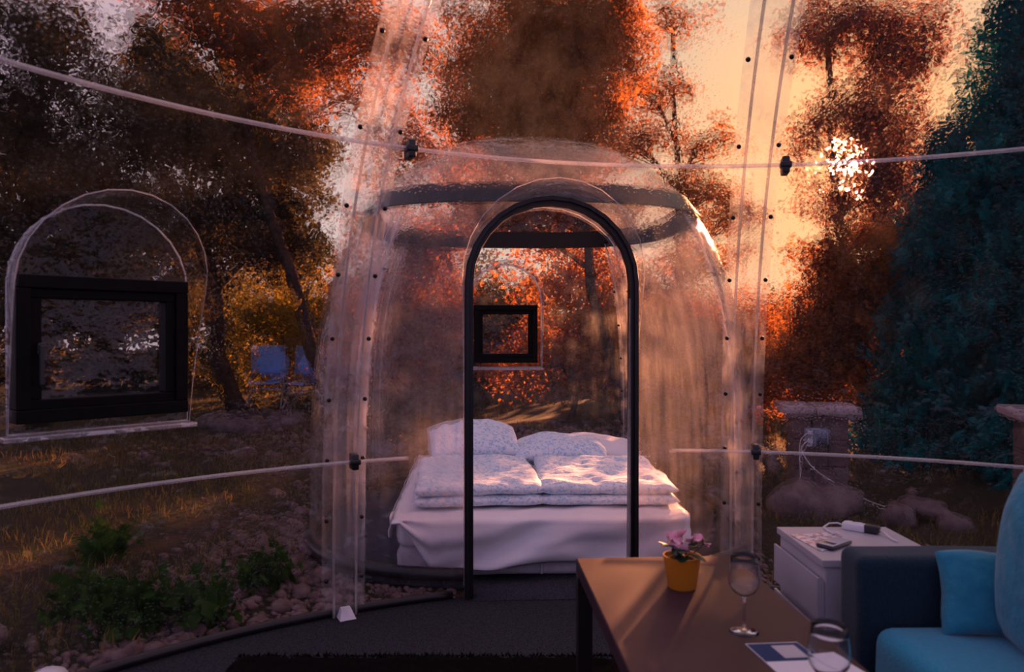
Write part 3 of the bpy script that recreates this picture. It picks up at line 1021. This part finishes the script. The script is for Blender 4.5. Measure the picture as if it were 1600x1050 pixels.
o = pf.build('folded_paper', M['paper'], smooth=False); tag(o, 'small white paper slipped under the nearer wine glass', 'paper')

# ------------------------------------------------------------------ nightstand and things on it
NS = Vector((.948, 2.63, 0)); NW, NDp, NH = .39, .385, .53
ns = thing('nightstand', 'white drawer cabinet standing behind the sofa arm', 'nightstand', NS, 0)
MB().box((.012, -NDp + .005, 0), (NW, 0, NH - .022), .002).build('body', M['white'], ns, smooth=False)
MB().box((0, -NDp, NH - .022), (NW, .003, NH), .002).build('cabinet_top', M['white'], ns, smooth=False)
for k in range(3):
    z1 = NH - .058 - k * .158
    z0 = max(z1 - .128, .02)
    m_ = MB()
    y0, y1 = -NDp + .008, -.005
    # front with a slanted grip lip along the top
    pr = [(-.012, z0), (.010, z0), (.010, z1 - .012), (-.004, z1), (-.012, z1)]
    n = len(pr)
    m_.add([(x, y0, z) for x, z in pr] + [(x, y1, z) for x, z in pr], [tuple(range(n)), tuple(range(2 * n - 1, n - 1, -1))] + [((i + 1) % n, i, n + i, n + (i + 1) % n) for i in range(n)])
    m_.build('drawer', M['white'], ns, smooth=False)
zt = NH + .001
def flat_slab(name, pts, z0, z1, mat, label, cat, bev=0):
    c = sum(pts, Vector()) / len(pts)
    t_ = MB().add([p - c + Vector((0, 0, z0)) for p in pts] + [p - c + Vector((0, 0, z1)) for p in pts],
                  [tuple(reversed(range(len(pts)))), tuple(range(len(pts), 2 * len(pts)))] + [(i, (i + 1) % len(pts), len(pts) + (i + 1) % len(pts), len(pts) + i) for i in range(len(pts))])
    o = t_.build(name, mat, None, smooth=False); o.location = c
    if label: tag(o, label, cat)
    return o
flat_slab('paper_sheet', [on_ground(1236, 837, NH), on_ground(1284, 863, NH), on_ground(1328, 852, NH), on_ground(1310, 832, NH)][::1], .001, .003, M['sleeve'],
          'crinkled glossy sheet lying on the white nightstand', 'paper')
ph = thing('phone', 'small dark handset on the glossy sheet', 'phone', on_ground(1304, 852, NH + .005) , math.radians(-52))
ph.location.z = NH + .0035
MB().box((-.030, -.062, 0), (.030, .062, .012), .006).build('phone_body', M['blackplastic'], ph)
MB().box((-.027, -.058, .0118), (.027, .058, .0135), .002).build('face', M['greyprint'], ph)
MB().box((-.020, -.042, .0134), (.020, -.020, .0142), .0005).build('display', M['phone'], ph)
A = on_ground(1318, 826, NH); B = on_ground(1376, 836, NH)
dv = (B - A); LNG = dv.length; rz = math.atan2(dv.y, dv.x)
ps = thing('power_strip', 'white power strip with a black plug on the nightstand', 'power strip', A, rz)
MB().box((0, -.02, 0), (LNG * .62, .022, .026), .005).build('strip_body', M['whiteplastic'], ps)
for k in range(2):
    MB().lathe([(.0, .0262), (.013, .0262), (.0135, .0275), (.0155, .0275), (.0155, .026)], 20, (LNG * (.15 + .27 * k), .001, 0)).build('socket', M['whiteplastic'], ps)
MB().box((LNG * .60, -.018, .003), (LNG * .98, .018, .030), .005).build('plug', M['blackplastic'], ps)
MB().tube([(.0, 0, .012), (-.02, .002, .016), (-.045, -.01, .012), (-.05, -.05, .006), (-.02, -.09, .005), (.01, -.12, .006)], .003, 6).build('cable', M['whiteplastic'], ps)
MB().tube([(LNG * .97, 0, .014), (LNG * 1.15, -.01, .010), (LNG * 1.4, -.05, .006), (LNG * 1.6, -.07, .005)], .003, 6).build('cable', M['whiteplastic'], ps)

# ------------------------------------------------------------------ sofa
SF = Vector((.965, 2.18, 0))
sf = thing('sofa', 'teal upholstered sofa facing the coffee table', 'sofa', SF, 0)
def soft(name, lo, hi, bev, mat, parent, jig=.004, seed=0):
    m_ = MB(); m_.bm(soft_box(lo, hi, bev, jig, 8, seed)); return m_.build(name, mat, parent)
soft('base', (.02, -1.95, .06), (.80, 0, .26), .02, M['sofadark'], sf, .002)
soft('arm', (0, -.145, .05), (.80, 0, .60), .030, M['sofadark'], sf, .004, 3)
soft('seat_cushion', (.025, -1.05, .25), (.60, -.150, .425), .045, M['sofa'], sf, .010, 5)
soft('seat_cushion', (.025, -1.93, .25), (.60, -1.06, .425), .045, M['sofa'], sf, .010, 6)
soft('backrest', (.565, -1.95, .05), (.80, -.14, .80), .05, M['sofadark'], sf, .006, 8)
for x in (.06, .74):
    for y in (-1.9, -.06):
        MB().lathe([(0, 0), (.02, 0), (.026, .07), (0, .07)], 14, (x, y, 0)).build('foot', M['blackwood'], sf)
p = puffy(.37, .22, .12, 21, pw=3, wr=.016, pinch=.08).build('cushion', M['cushion'])
tag(p, 'small dusky blue cushion propped against the sofa arm', 'cushion')
p.location = (1.335, 1.955, .42 + .105); p.rotation_euler = (math.radians(72), 0, math.radians(-8))
p = puffy(.56, .46, .28, 31, pw=3.0, wr=.018, pinch=.04).build('cushion', M['cushion'])
tag(p, 'large blue cushion leaning on the sofa back at the right edge', 'cushion')
p.location = (1.372, 1.685, .42 + .215); p.rotation_euler = (math.radians(84), 0, math.radians(-84))

# ------------------------------------------------------------------ stones outside
def rock_bm(r, seed, sx=1, sy=1, sz=.6, sub=2, amp=.28, flat=.0):
    bm = bmesh.new()
    bmesh.ops.create_icosphere(bm, subdivisions=sub, radius=1)
    for v in bm.verts:
        q = v.co.copy()
        k = 1 + amp * noise.noise(q * 1.1 + Vector((seed * 3.1, seed, 0))) + amp * .4 * noise.noise(q * 2.7 + Vector((seed, 0, seed)))
        v.co = Vector((q.x * sx * k, q.y * sy * k, q.z * sz * k)) * r
    return bm
def rock(P, r, seed, label, group=None, sx=1, sy=1, sz=.6, rot=0, tilt=0, mat='stone'):
    m_ = MB(); m_.bm(rock_bm(r, seed, sx, sy, sz, 3 if r > .12 else 2, .45 if r > .12 else .28))
    o = m_.build('rock', M[mat]); o.location = P; o.rotation_euler = (tilt, 0, rot)
    return tag(o, label, 'rock', group)

# pillars with cap slabs
def pillar(P, w, dep, h, rot, label, two=True):
    t = thing('stone_pillar', label, 'pillar', P, rot)
    rows = 3; hh = (h - .06) / rows
    for r_ in range(rows):
        for k in range(2):
            x0 = -w / 2 + (w * .5 + (.06 if r_ % 2 else -.06)) * k
            x1 = -w / 2 + (w * .5 + (.06 if r_ % 2 else -.06)) if k == 0 else w / 2
            MB().box((x0 + .004, -dep / 2, r_ * hh + .003 - .05 * (r_ == 0)), (x1 - .004, dep / 2, (r_ + 1) * hh - .003), .012).build('block', M['block'], t, smooth=False)
    MB().box((-w / 2 + .02, -dep / 2 + .015, -.05), (w / 2 - .02, dep / 2 - .015, h - .06), 0).build('mortar_core', M['soil'], t, smooth=False)
    cw = w / 2 + .08
    MB().box((-cw, -dep / 2 - .07, h - .06), (-.01 - .04, dep / 2 + .07, h), .01).build('cap_slab', M['slab'], t, smooth=False)
    MB().box((-.035, -dep / 2 - .06, h - .062), (cw, dep / 2 + .08, h - .003), .01).build('cap_slab', M['slab'], t, smooth=False)
    return t
PP = Vector((2.42, 5.85, -.02))
pillar(PP, .42, .30, .68, math.radians(-12), 'low block pillar with pale cap slabs and sockets on its face')
P2 = Vector((3.72, 4.85, -.02))
pillar(P2, .62, .40, .74, math.radians(-20), 'low block pillar with pale cap slabs at the right edge')
PM = T_axis(PP.x, PP.y, PP.z, math.radians(-12))
ob = thing('socket_box', 'blue grey double socket box on the block pillar', 'socket box', PM @ Vector((-.035, -.172, .38)), math.radians(-12))
MB().box((-.085, -.03, 0), (.085, .022, .13), .008).build('box', M['outlet'], ob)
for x in (-.042, .042):
    MB().box((x - .034, -.04, .068), (x + .034, -.028, .122), .006).build('flap', M['outlet'], ob)
MB().box((.008, -.04, .008), (.078, -.028, .058), .006).build('flap', M['blackplastic'], ob)
for z in (.095, .035):
    MB().box((-.07, -.062, z - .018), (-.03, -.038, z + .018), .007).build('plug', M['whiteplastic'], ob)
def cable(pts, lab, mat='whiteplastic'):
    c = Vector(pts[0])
    # smooth the path
    V = [Vector(p) for p in pts]; out = []
    for i in range(len(V) - 1):
        p0, p1, p2, p3 = V[max(i - 1, 0)], V[i], V[i + 1], V[min(i + 2, len(V) - 1)]
        for k in range(6):
            t_ = k / 6
            out.append(.5 * ((2 * p1) + (p2 - p0) * t_ + (2 * p0 - 5 * p1 + 4 * p2 - p3) * t_ ** 2 + (3 * p1 - p0 - 3 * p2 + p3) * t_ ** 3))
    out.append(V[-1])
    o = MB().tube([p - c for p in out], .004, 6).build('cable', M[mat]); o.location = c
    tag(o, lab, 'cable')
f0 = PM @ Vector((-.085, -.235, .475)); f1 = PM @ Vector((-.085, -.235, .415))
cable([f0, f0 + Vector((-.05, -.02, -.01)), f0 + Vector((-.09, -.02, -.08)), f0 + Vector((-.09, -.03, -.3)), PM @ Vector((-.16, -.30, .02))], 'white cable hanging straight down from the upper plug')
cable([f1, f1 + Vector((-.05, -.02, -.01)), f1 + Vector((-.075, -.03, -.08)), f1 + Vector((.02, -.10, -.22)), PM @ Vector((.25, -.42, .03)), PM @ Vector((.42, -.62, .0))], 'white cable slanting from the lower plug down to the rocks')
cable([PM @ Vector((.03, -.205, .40)), PM @ Vector((.04, -.22, .3)), PM @ Vector((.12, -.30, .12)), PM @ Vector((.22, -.36, .0))], 'black cable drooping below the sockets', 'blackplastic')
rock(Vector((2.18, 5.28, -.02)), .30, 3, 'broad low boulder at the foot of the pillar with sockets', sx=1.15, sy=.8, sz=.62, rot=.3)
rock(Vector((2.56, 4.92, -.01)), .13, 8, 'knobbly rock leaning by the cable end', sx=1, sy=.8, sz=.8, rot=1)
rock(Vector((2.78, 4.98, .05)), .15, 12, 'long tilted rock slab beside the knobbly rock', sx=1.3, sy=.5, sz=.35, rot=-.9, tilt=.5)
rock(Vector((2.86, 4.76, -.02)), .11, 15, 'rounded rock at the right of the tilted slab', sx=1.1, sy=.9, sz=.7, rot=.4)

# fire ring beyond the lawn
FR = on_ground(395, 662, -.03)
fr = thing('fire_ring', 'ring of rough stones on the lawn below the blue chairs', 'fire ring', FR)
for k in range(16):
    a = 2 * PI * k / 16
    m_ = MB(); m_.bm(rock_bm(.13 + .04 * random.random(), k + 20, 1.2, .9, .75, 2))
    o = m_.build('stone', M['stone'], fr); o.location = (.58 * math.cos(a), .58 * math.sin(a), .05); o.rotation_euler = (0, 0, a)

# larger single stones in the rubble to the left
rnd = random.Random(11)
marks = [(470, 800, .09), (505, 815, .10), (440, 830, .08), (490, 850, .11), (525, 880, .09), (455, 880, .08), (500, 900, .10), (470, 925, .09),
         (430, 770, .10), (515, 760, .08), (410, 850, .07), (395, 905, .07), (440, 950, .08), (520, 935, .07), (360, 960, .06),
         (290, 1000, .06), (240, 1015, .07), (205, 1020, .08), (175, 1025, .07), (310, 985, .05), (150, 1040, .05)]
for k, (px, py, r) in enumerate(marks):
    Q = on_ground(px, py, -.02)
    if MAIN.inside(Q + Vector((0, 0, .03))): Q = MAIN.pt(math.atan2(Q.x - MAIN.c.x, Q.y - MAIN.c.y), 0, .14 + r)
    rock(Q, r * .6, k + 40, 'small pinkish stone in the rubble along the left edge of the dome', 'stones in the rubble', sx=rnd.uniform(.8, 1.3), sz=rnd.uniform(.5, .8), rot=rnd.uniform(0, 6), mat='gravel')
Q = on_ground(52, 1022, -.02)
rock(Vector((-2.22, 2.78, .0)), .17, 77, 'grey boulder at the lower left corner outside the dome', sx=1.3, sz=.6, rot=.4)

# gravel: nobody could count it
def gravel(name, label, n, fn, r0, r1):
    bm = bmesh.new(); bmesh.ops.create_icosphere(bm, subdivisions=1, radius=1)
    V0 = np.array([v.co[:] for v in bm.verts]); F0 = np.array([[v.index for v in f.verts] for f in bm.faces]); bm.free()
    vs, fs = [], []
    m_ = 0
    for k in range(n):
        x, y = fn(k)
        P_ = Vector((x, y, 0))
        if MAIN.inside(P_ + Vector((0, 0, .02))) or BED.inside(P_ + Vector((0, 0, .02))): continue
        if abs((P_ - DOOR_C).dot(DOOR.u)) < .45 and 3.2 < y < 4: continue
        r = r0 + (r1 - r0) * RNG.random() ** 2
        sc = r * RNG.uniform(.7, 1.25, 3) * np.array([1, 1, .7])
        vv = V0 * sc * (1 + RNG.uniform(-.18, .18, (len(V0), 1)))
        a = RNG.uniform(0, 6.28); c_, s_ = math.cos(a), math.sin(a)
        vv = np.stack([vv[:, 0] * c_ - vv[:, 1] * s_, vv[:, 0] * s_ + vv[:, 1] * c_, vv[:, 2]], 1) + np.array([x, y, gz(x, y) + r * .3])
        vs.append(vv); fs.append(F0 + m_ * len(V0)); m_ += 1
    o = place(name, np_mesh(name, np.concatenate(vs), np.concatenate(fs), M['gravel'], True))
    return tag(o, label, 'gravel', kind='stuff')
def near_main(k):
    az = -1.1 + 2.0 * RNG.random() ** .6; r = 2.88 + abs(RNG.normal(0, .30)); P_ = MAIN.c + radial(az) * r; return P_.x, P_.y
gravel('gravel_bed', 'pinkish gravel strewn around the foot of the domes', 3600, near_main, .010, .028)
def rubble(k): return RNG.normal(-1.18, .35), RNG.normal(4.3, .75)
gravel('rubble_bed', 'coarse pinkish rubble between the lawn and the sleeping pod', 1500, rubble, .012, .036)
def behind(k):
    return RNG.normal(.6, 1.9), RNG.normal(8.0, .8)
gravel('back_gravel', 'scattered stones on the ground behind the sleeping pod', 1800, behind, .02, .07)

# ------------------------------------------------------------------ grass and weeds
n = 42000
gx = RNG.uniform(-9, 9, n); gy = 2.2 + 11 * RNG.random(n) ** 1.3
keep = (np.hypot(gx - MAIN.c.x, gy - MAIN.c.y) > 3.0) & (np.hypot(gx - BED.c.x, gy - BED.c.y) > 1.5) & (gy > 1.0)
dens = np.array([noise.noise(Vector((x * .8, y * .8, 2))) for x, y in zip(gx, gy)])
keep &= (dens > -.25 + .3 * (gx > -1.2)) & (RNG.random(n) < .9)
gx, gy = gx[keep], gy[keep]; n = len(gx)
gzv = np.array([gz(x, y) for x, y in zip(gx, gy)])
ang = RNG.uniform(0, 2 * PI, n); ln = RNG.uniform(.03, .11, n)
p0 = np.stack([gx, gy, gzv], 1)
side = np.stack([np.cos(ang), np.sin(ang), np.zeros(n)], 1) * RNG.uniform(.003, .006, (n, 1))
lean = np.stack([np.cos(ang + 1.57), np.sin(ang + 1.57), np.zeros(n)], 1) * (ln * RNG.uniform(.1, .7, n))[:, None]
mid = p0 + lean * .4 + np.array([0, 0, 1]) * (ln * .6)[:, None]
tip = p0 + lean * 1.1 + np.array([0, 0, 1]) * (ln * .95)[:, None]
v = np.stack([p0 - side, p0 + side, mid + side * .7, mid - side * .7, tip], 1).reshape(-1, 3)
b5 = np.arange(n)[:, None] * 5
f = np.concatenate([b5 + np.array([[0, 1, 2]]), b5 + np.array([[0, 2, 3]]), b5 + np.array([[3, 2, 4]])])
o = place('lawn_grass', np_mesh('lawn_grass', v, f, M['grass']))
tag(o, 'thin dull grass over the ground left of the domes', 'grass', kind='stuff')

def leaf_cloud(centers, sig, n, size, squash=1.0, elong=1.6, rng=RNG):
    """n diamond leaves scattered around centres"""
    ci = rng.integers(0, len(centers), n)
    P_ = centers[ci] + rng.normal(0, 1, (n, 3)) * sig * np.array([1, 1, squash])
    a = rng.normal(0, 1, (n, 3)); a /= np.linalg.norm(a, axis=1, keepdims=True)
    b = rng.normal(0, 1, (n, 3)); b -= a * (a * b).sum(1, keepdims=True); b /= np.linalg.norm(b, axis=1, keepdims=True)
    s_ = size * rng.uniform(.6, 1.3, (n, 1))
    v = np.stack([P_ - a * s_ * elong * .5, P_ + b * s_ * .5, P_ + a * s_ * elong * .5, P_ - b * s_ * .5], 1).reshape(-1, 3)
    return v, np.arange(4 * n).reshape(-1, 4)

def weed(P, r, h, n, lab):
    t = thing('weed', lab, 'weed', P)
    m_ = MB(); cs = []
    for k in range(n):
        a = random.uniform(0, 2 * PI); rr = r * random.random() ** .6
        tip = Vector((rr * math.cos(a), rr * math.sin(a), h * random.uniform(.5, 1)))
        m_.tube([(rr * .3 * math.cos(a), rr * .3 * math.sin(a), 0), tip * .6 + Vector((0, 0, h * .1)), tip], .003, 4)
        for q in (.5, .75, 1.0): cs.append(tip * q)
    m_.build('stem', M['weed'], t)
    v, f = leaf_cloud(np.array([c[:] for c in cs]), .05, n * 14, .05)
    o = place('foliage', np_mesh('weed_foliage', v, f, M['weed']), t); o['kind'] = 'stuff'
for px, py, r, h, lab in ((205, 985, .17, .17, 'leafy green weed, largest of the clump at the dome foot'),
                          (300, 975, .15, .15, 'leafy green weed on the right of the clump at the dome foot'),
                          (130, 960, .13, .13, 'leafy weed on the left of the clump at the dome foot'),
                          (410, 920, .10, .12, 'small weed sprouting in the rubble'),
                          (160, 870, .14, .12, 'low green weed tuft in the middle of the lawn')):
    Q = on_ground(px, py, -.03)
    if MAIN.inside(Q + Vector((0, 0, .05))) or (Q - MAIN.c).length < 2.86 + r: Q = MAIN.pt(math.atan2(Q.x - MAIN.c.x, Q.y - MAIN.c.y), 0, r * .6 + .03) + Vector((0, 0, -.03))
    weed(Q, r, h, 15, lab)
# little white thing on the ground, lower left
wt = MB().lathe([(0, .05), (.03, .047), (.055, .035), (.068, .01), (.07, 0)], 24)
Q = MAIN.pt(math.atan2(-1.72 - MAIN.c.x, 2.66 - MAIN.c.y), 0, .09); Q.z = -.01
o = wt.build('white_cap', M['whiteplastic']); o.location = Q; tag(o, 'small white rounded cap on the ground at the lower left', 'cap')

# ------------------------------------------------------------------ camp chairs on the lawn
def camp_chair(P, rot, label):
    t = thing('camp_chair', label, 'chair', P, rot, group='blue camp chairs on the lawn')
    MB().grid(lambda s_, u: ((s_ - .5) * .50, -.24 + .46 * u, .42 - .03 * math.sin(PI * s_)), 8, 8).build('seat', M['campblue'], t, solid=.01)
    MB().grid(lambda s_, u: ((s_ - .5) * .52, .22 + .10 * u - .03 * math.sin(PI * s_) * -1, .55 + .46 * u), 8, 8).build('backrest', M['campblue'], t, solid=.012)
    for sx in (-1, 1):
        MB().tube([(sx * .27, -.27, 0), (sx * .26, .22, .44)], .012, 6).build('leg', M['steel'], t)
        MB().tube([(sx * .27, .27, 0), (sx * .26, -.24, .42)], .012, 6).build('leg', M['steel'], t)
        MB().tube([(sx * .26, .20, .42), (sx * .265, .33, 1.02)], .012, 6).build('back_post', M['steel'], t)
        MB().box((sx * .28 - .025, -.26, .60), (sx * .28 + .025, .25, .625), .008).build('armrest', M['blackplastic'], t)
        MB().tube([(sx * .27, -.22, .42), (sx * .28, -.20, .60)], .011, 6).build('arm_post', M['steel'], t)
c1 = on_ground(415, 640, -.03); c2 = on_ground(476, 640, -.03)
c1.z = gz(c1.x, c1.y); c2.z = gz(c2.x, c2.y)
camp_chair(c1, math.radians(10), 'blue canvas camp chair, the left one of the pair')
camp_chair(c2, math.radians(-6), 'blue canvas camp chair, the right one of the pair')

# ------------------------------------------------------------------ trees
LEAF_N, LEAF_S = 1.9, .70
def tree(name, label, cat, base, blobs, leaf, mat, trunk_r=.12, sig=.13, per=45, group=None, elong=1.6, squash=.8, trunk=True, seed=0):
    """blobs: (px, py, D, half width px, half height px, leaves); branches grow from the trunk into every blob"""
    rng = np.random.default_rng(seed + 100)
    rr = random.Random(seed)
    t = thing(name, label, cat, base, group=group)
    V, Fs, m_ = [], [], 0
    mb = MB()
    zs = [at(px, py, D) for px, py, D, a, b, k in blobs]
    top = max(zs, key=lambda p: p.z)
    B = Vector(base)
    if trunk:
        path = [B + (top - B) * (k / 6) + Vector((rr.uniform(-.1, .1), rr.uniform(-.1, .1), 0)) * (0 < k < 6) for k in range(7)]
        mb.tube(path, [trunk_r * (1 - .8 * k / 6) for k in range(7)], 7)
    for (px, py, D, a, b, k) in blobs:
        C = at(px, py, D); rx, rz = a / F_PX * D, b / F_PX * D; ry = min(rx, 1.3)
        nc = max(int(k / per), 3)
        q = rng.normal(0, 1, (nc, 3)); q /= np.linalg.norm(q, axis=1, keepdims=True); q *= rng.random((nc, 1)) ** .45
        cen = np.array(C[:]) + q * np.array([rx, ry, rz])
        cen[:, 2] = np.maximum(cen[:, 2], .15)
        v, f = leaf_cloud(cen, sig, int(k * LEAF_N), leaf * LEAF_S, squash, elong, rng)
        v[:, 2] = np.maximum(v[:, 2], .02)
        V.append(v); Fs.append(f + m_); m_ += len(v)
        if trunk:
            # a limb from the trunk to the blob, then twigs to some of its tufts
            s_ = min(max((C.z - B.z) / max(top.z - B.z, .1) - .15, .12), .95)
            S = B + (top - B) * s_
            mb.tube([S, S.lerp(C, .5) + Vector((0, 0, .1)), C], [trunk_r * .4, trunk_r * .28, trunk_r * .14], 5)
            for c in cen[::max(1, nc // 40)]:
                W = Vector(c)
                st = S.lerp(C, rr.uniform(.5, 1))
                mb.tube([st, st.lerp(W, .5) + Vector((0, 0, rr.uniform(-.05, .1))), W], [trunk_r * .10, trunk_r * .06, trunk_r * .03], 4, caps=False)
    if trunk:
        mb.build('trunk', M['bark'], t, world=True)
    o = place('foliage', np_mesh(name + '_foliage', np.concatenate(V), np.concatenate(Fs), M[mat]), t, world=True)
    o['kind'] = 'stuff'
    return t

def gpt(px, D):
    x = (px - 800) / F_PX * D
    return Vector((x, D, gz(x, D) - .05))

tree('broadleaf_tree', 'dark leafy tree filling the upper left corner', 'tree', gpt(60, 9.5),
     [(60, 180, 9.5, 170, 130, 6500), (20, 330, 9.2, 190, 130, 6500), (200, 330, 9.8, 120, 120, 4500), (40, 30, 9.5, 90, 70, 1600),
      (260, 190, 9.8, 100, 80, 3000), (150, 470, 9.4, 170, 80, 4200)], .075, 'deep', .16, seed=1)
tree('broadleaf_tree', 'brown and orange leafed tree left of the dome seam', 'tree', gpt(370, 11.5),
     [(330, 130, 11.5, 130, 70, 4200), (420, 250, 11.5, 120, 90, 5200), (330, 350, 11.8, 110, 90, 4000), (440, 370, 11.2, 60, 80, 2200), (240, 60, 11.5, 60, 40, 900)],
     .085, 'deep', .17, seed=2)
tree('maple_tree', 'rust red tree with open crown high above the left seam', 'tree', gpt(520, 10.5),
     [(400, 40, 10.5, 110, 60, 2600), (530, 30, 10.5, 90, 60, 2200), (460, 120, 10.7, 90, 60, 1800), (560, 140, 10.4, 50, 60, 300), (330, -20, 10.5, 120, 60, 2000),
      (620, 60, 10.2, 60, 60, 900)], .08, 'brown', .12, seed=3, per=30)
tree('larch_tree', 'tall orange lit conifer directly above the sleeping pod', 'tree', gpt(985, 9.2),
     [(850, 190, 9.2, 120, 60, 5200), (800, 120, 9.2, 110, 80, 5200), (900, 80, 9.2, 110, 90, 4800), (830, 0, 9.2, 150, 80, 4500), (715, 180, 9.2, 50, 50, 800), (950, 20, 9.2, 50, 50, 800),
      (870, 260, 9.4, 130, 50, 2600), (760, 330, 9.6, 120, 50, 2400), (900, 340, 9.6, 110, 45, 2200)], 0.05, 'rust', .09, sig=.12, elong=3.2, seed=4)
tree('birch_tree', 'thin crowned tree with sparse twigs left of the conifer', 'tree', gpt(690, 11.5),
     [(640, 190, 11.5, 60, 50, 450), (690, 240, 11.5, 80, 40, 800), (600, 260, 11.5, 50, 50, 350), (720, 60, 11.5, 50, 60, 240), (560, 350, 11.6, 40, 60, 320), (660, 380, 11.6, 70, 50, 1400)], .075, 'grey', .08, seed=5, per=22)
tree('birch_tree', 'loose tree with layered twigs between pod roof and right seam', 'tree', gpt(1080, 12.5),
     [(1010, 140, 12.5, 70, 40, 900), (1090, 215, 12.5, 70, 30, 600), (985, 215, 12.5, 55, 35, 800), (1080, 290, 12.5, 80, 35, 1200), (1130, 340, 12.5, 70, 30, 700), (1050, 20, 12.5, 70, 30, 450), (1090, 400, 12.3, 80, 30, 900)],
     .075, 'brown', .10, seed=6, per=22, squash=.4)
tree('birch_tree', 'greyed sparse tree around the setting sun', 'tree', gpt(1345, 10.5),
     [(1290, 40, 10.5, 90, 60, 1900), (1400, 60, 10.5, 80, 80, 2300), (1350, 170, 10.5, 90, 45, 1700), (1265, 200, 10.6, 40, 50, 420), (1400, 240, 10.4, 60, 70, 1500), (1310, 310, 10.6, 70, 60, 620), (1335, 235, 10.5, 45, 32, 230), (1390, 340, 10.4, 60, 60, 1500)],
     .07, 'grey', .09, seed=7, per=22)
tree('hazel_bush', 'orange glowing bush right of the right seam', 'bush', gpt(1260, 8.8),
     [(1285, 405, 8.8, 50, 40, 800), (1275, 540, 8.8, 60, 55, 2200), (1320, 500, 8.6, 90, 80, 4200), (1250, 580, 8.7, 120, 60, 3800), (1380, 430, 8.5, 70, 90, 3000), (1160, 600, 8.9, 60, 40, 1400)],
     .065, 'rust', .07, seed=8)
for k, (px, D, w, h) in enumerate(((1600, 7.0, 1.45, 5.2), (1475, 7.9, 1.1, 3.6), (1740, 6.4, 1.3, 4.6))):
    # added spruces standing in for a dark teal lens blur: tiers of drooping boughs
    rng = np.random.default_rng(200 + k)
    base = gpt(px, D)
    t = thing('spruce_tree', ['dark blue green spruce, tallest at the right', 'dark blue green spruce nearest the orange bush', 'dark blue green spruce cut by the right edge'][k], 'tree', base)
    tips, mb = [], MB()
    mb.tube([base, base + Vector((0, 0, h))], [.13, .02], 8)
    zz = .25
    while zz < h - .1:
        R_ = w * (1 - zz / h) ** .8 + .05
        nb = 9
        a0 = rng.uniform(0, 6)
        for j in range(nb):
            a = a0 + 2 * PI * j / nb + rng.uniform(-.2, .2); L_ = R_ * rng.uniform(.75, 1.1)
            A_ = base + Vector((0, 0, zz)); E_ = A_ + Vector((math.cos(a) * L_, math.sin(a) * L_, -.18 * L_))
            mb.tube([A_, A_.lerp(E_, .5) + Vector((0, 0, .05 * L_)), E_], [.018, .012, .004], 4, caps=False)
            for s_ in np.linspace(.12, 1, max(int(L_ / .07), 4)):
                tips.append(A_.lerp(E_, s_) + Vector((0, 0, .05 * L_ * math.sin(PI * s_))))
        zz += .17
    mb.build('trunk', M['bark'], t, world=True)
    v, f = leaf_cloud(np.array([p[:] for p in tips]), .075, len(tips) * 11, .05, .6, 2.6, rng)
    o = place('foliage', np_mesh('spruce_foliage', v, f, M['spruce']), t, world=True); o['kind'] = 'stuff'
tree('willow_tree', 'green leafed tree at the right edge beyond the spruces', 'tree', gpt(1640, 9.5),
     [(1580, 350, 9.5, 60, 90, 2200), (1620, 220, 9.5, 80, 120, 3000), (1600, 520, 9.5, 60, 90, 2000)], .07, 'olive', .12, seed=9)
# bushes behind the sleeping pod
for k, (px, D, w, hpx, mat, lab) in enumerate((
        (440, 13.5, 110, 470, 'olive', 'yellow green bush behind the blue chairs'),
        (620, 11.0, 110, 460, 'brown', 'brown bush seen through the left side of the pod'),
        (760, 12.5, 110, 470, 'deep', 'dark bush seen behind the pod window'),
        (890, 10.5, 110, 430, 'rust', 'orange bush seen through the doorway right of the pod window'),
        (1000, 11.5, 100, 480, 'rust', 'orange bush seen through the right side of the pod'),
        (1110, 10.5, 80, 520, 'rust', 'brown bush just left of the right seam'))):
    tree('garden_bush', lab, 'bush', gpt(px, D), [(px, hpx, D, w, 75, 3400), (px - 30, 560, D, w, 60, 3000), (px + 40, 520, D - .3, w * .8, 70, 2600)], .058, mat, .05, seed=20 + k, per=40)
# far hedge
ORD = 'first second third fourth fifth sixth seventh eighth ninth tenth eleventh twelfth last'.split()
HD = [0, 0, 0, 0, 10, 30, 50, 60, 70, 70, 50, 10, 0]
for k in range(13):
    px = -120 + 150 * k
    D = 17 + 1.5 * math.sin(k * 2.1)
    tree('hedge_bush', ORD[k] + ' bush from the left in the dark hedge closing the garden', 'bush', gpt(px, D),
         [(px, 480 + HD[k], D, 110, 60, 1900), (px + 20, 570, D, 120, 40, 1600), (px - 20, 410 + HD[k] * 1.6 + 20 * math.sin(k * 1.3), D, 80, 50, 900)], .13, 'deep', .10, seed=50 + k,
         group='bushes of the far hedge', per=30, sig=.2)
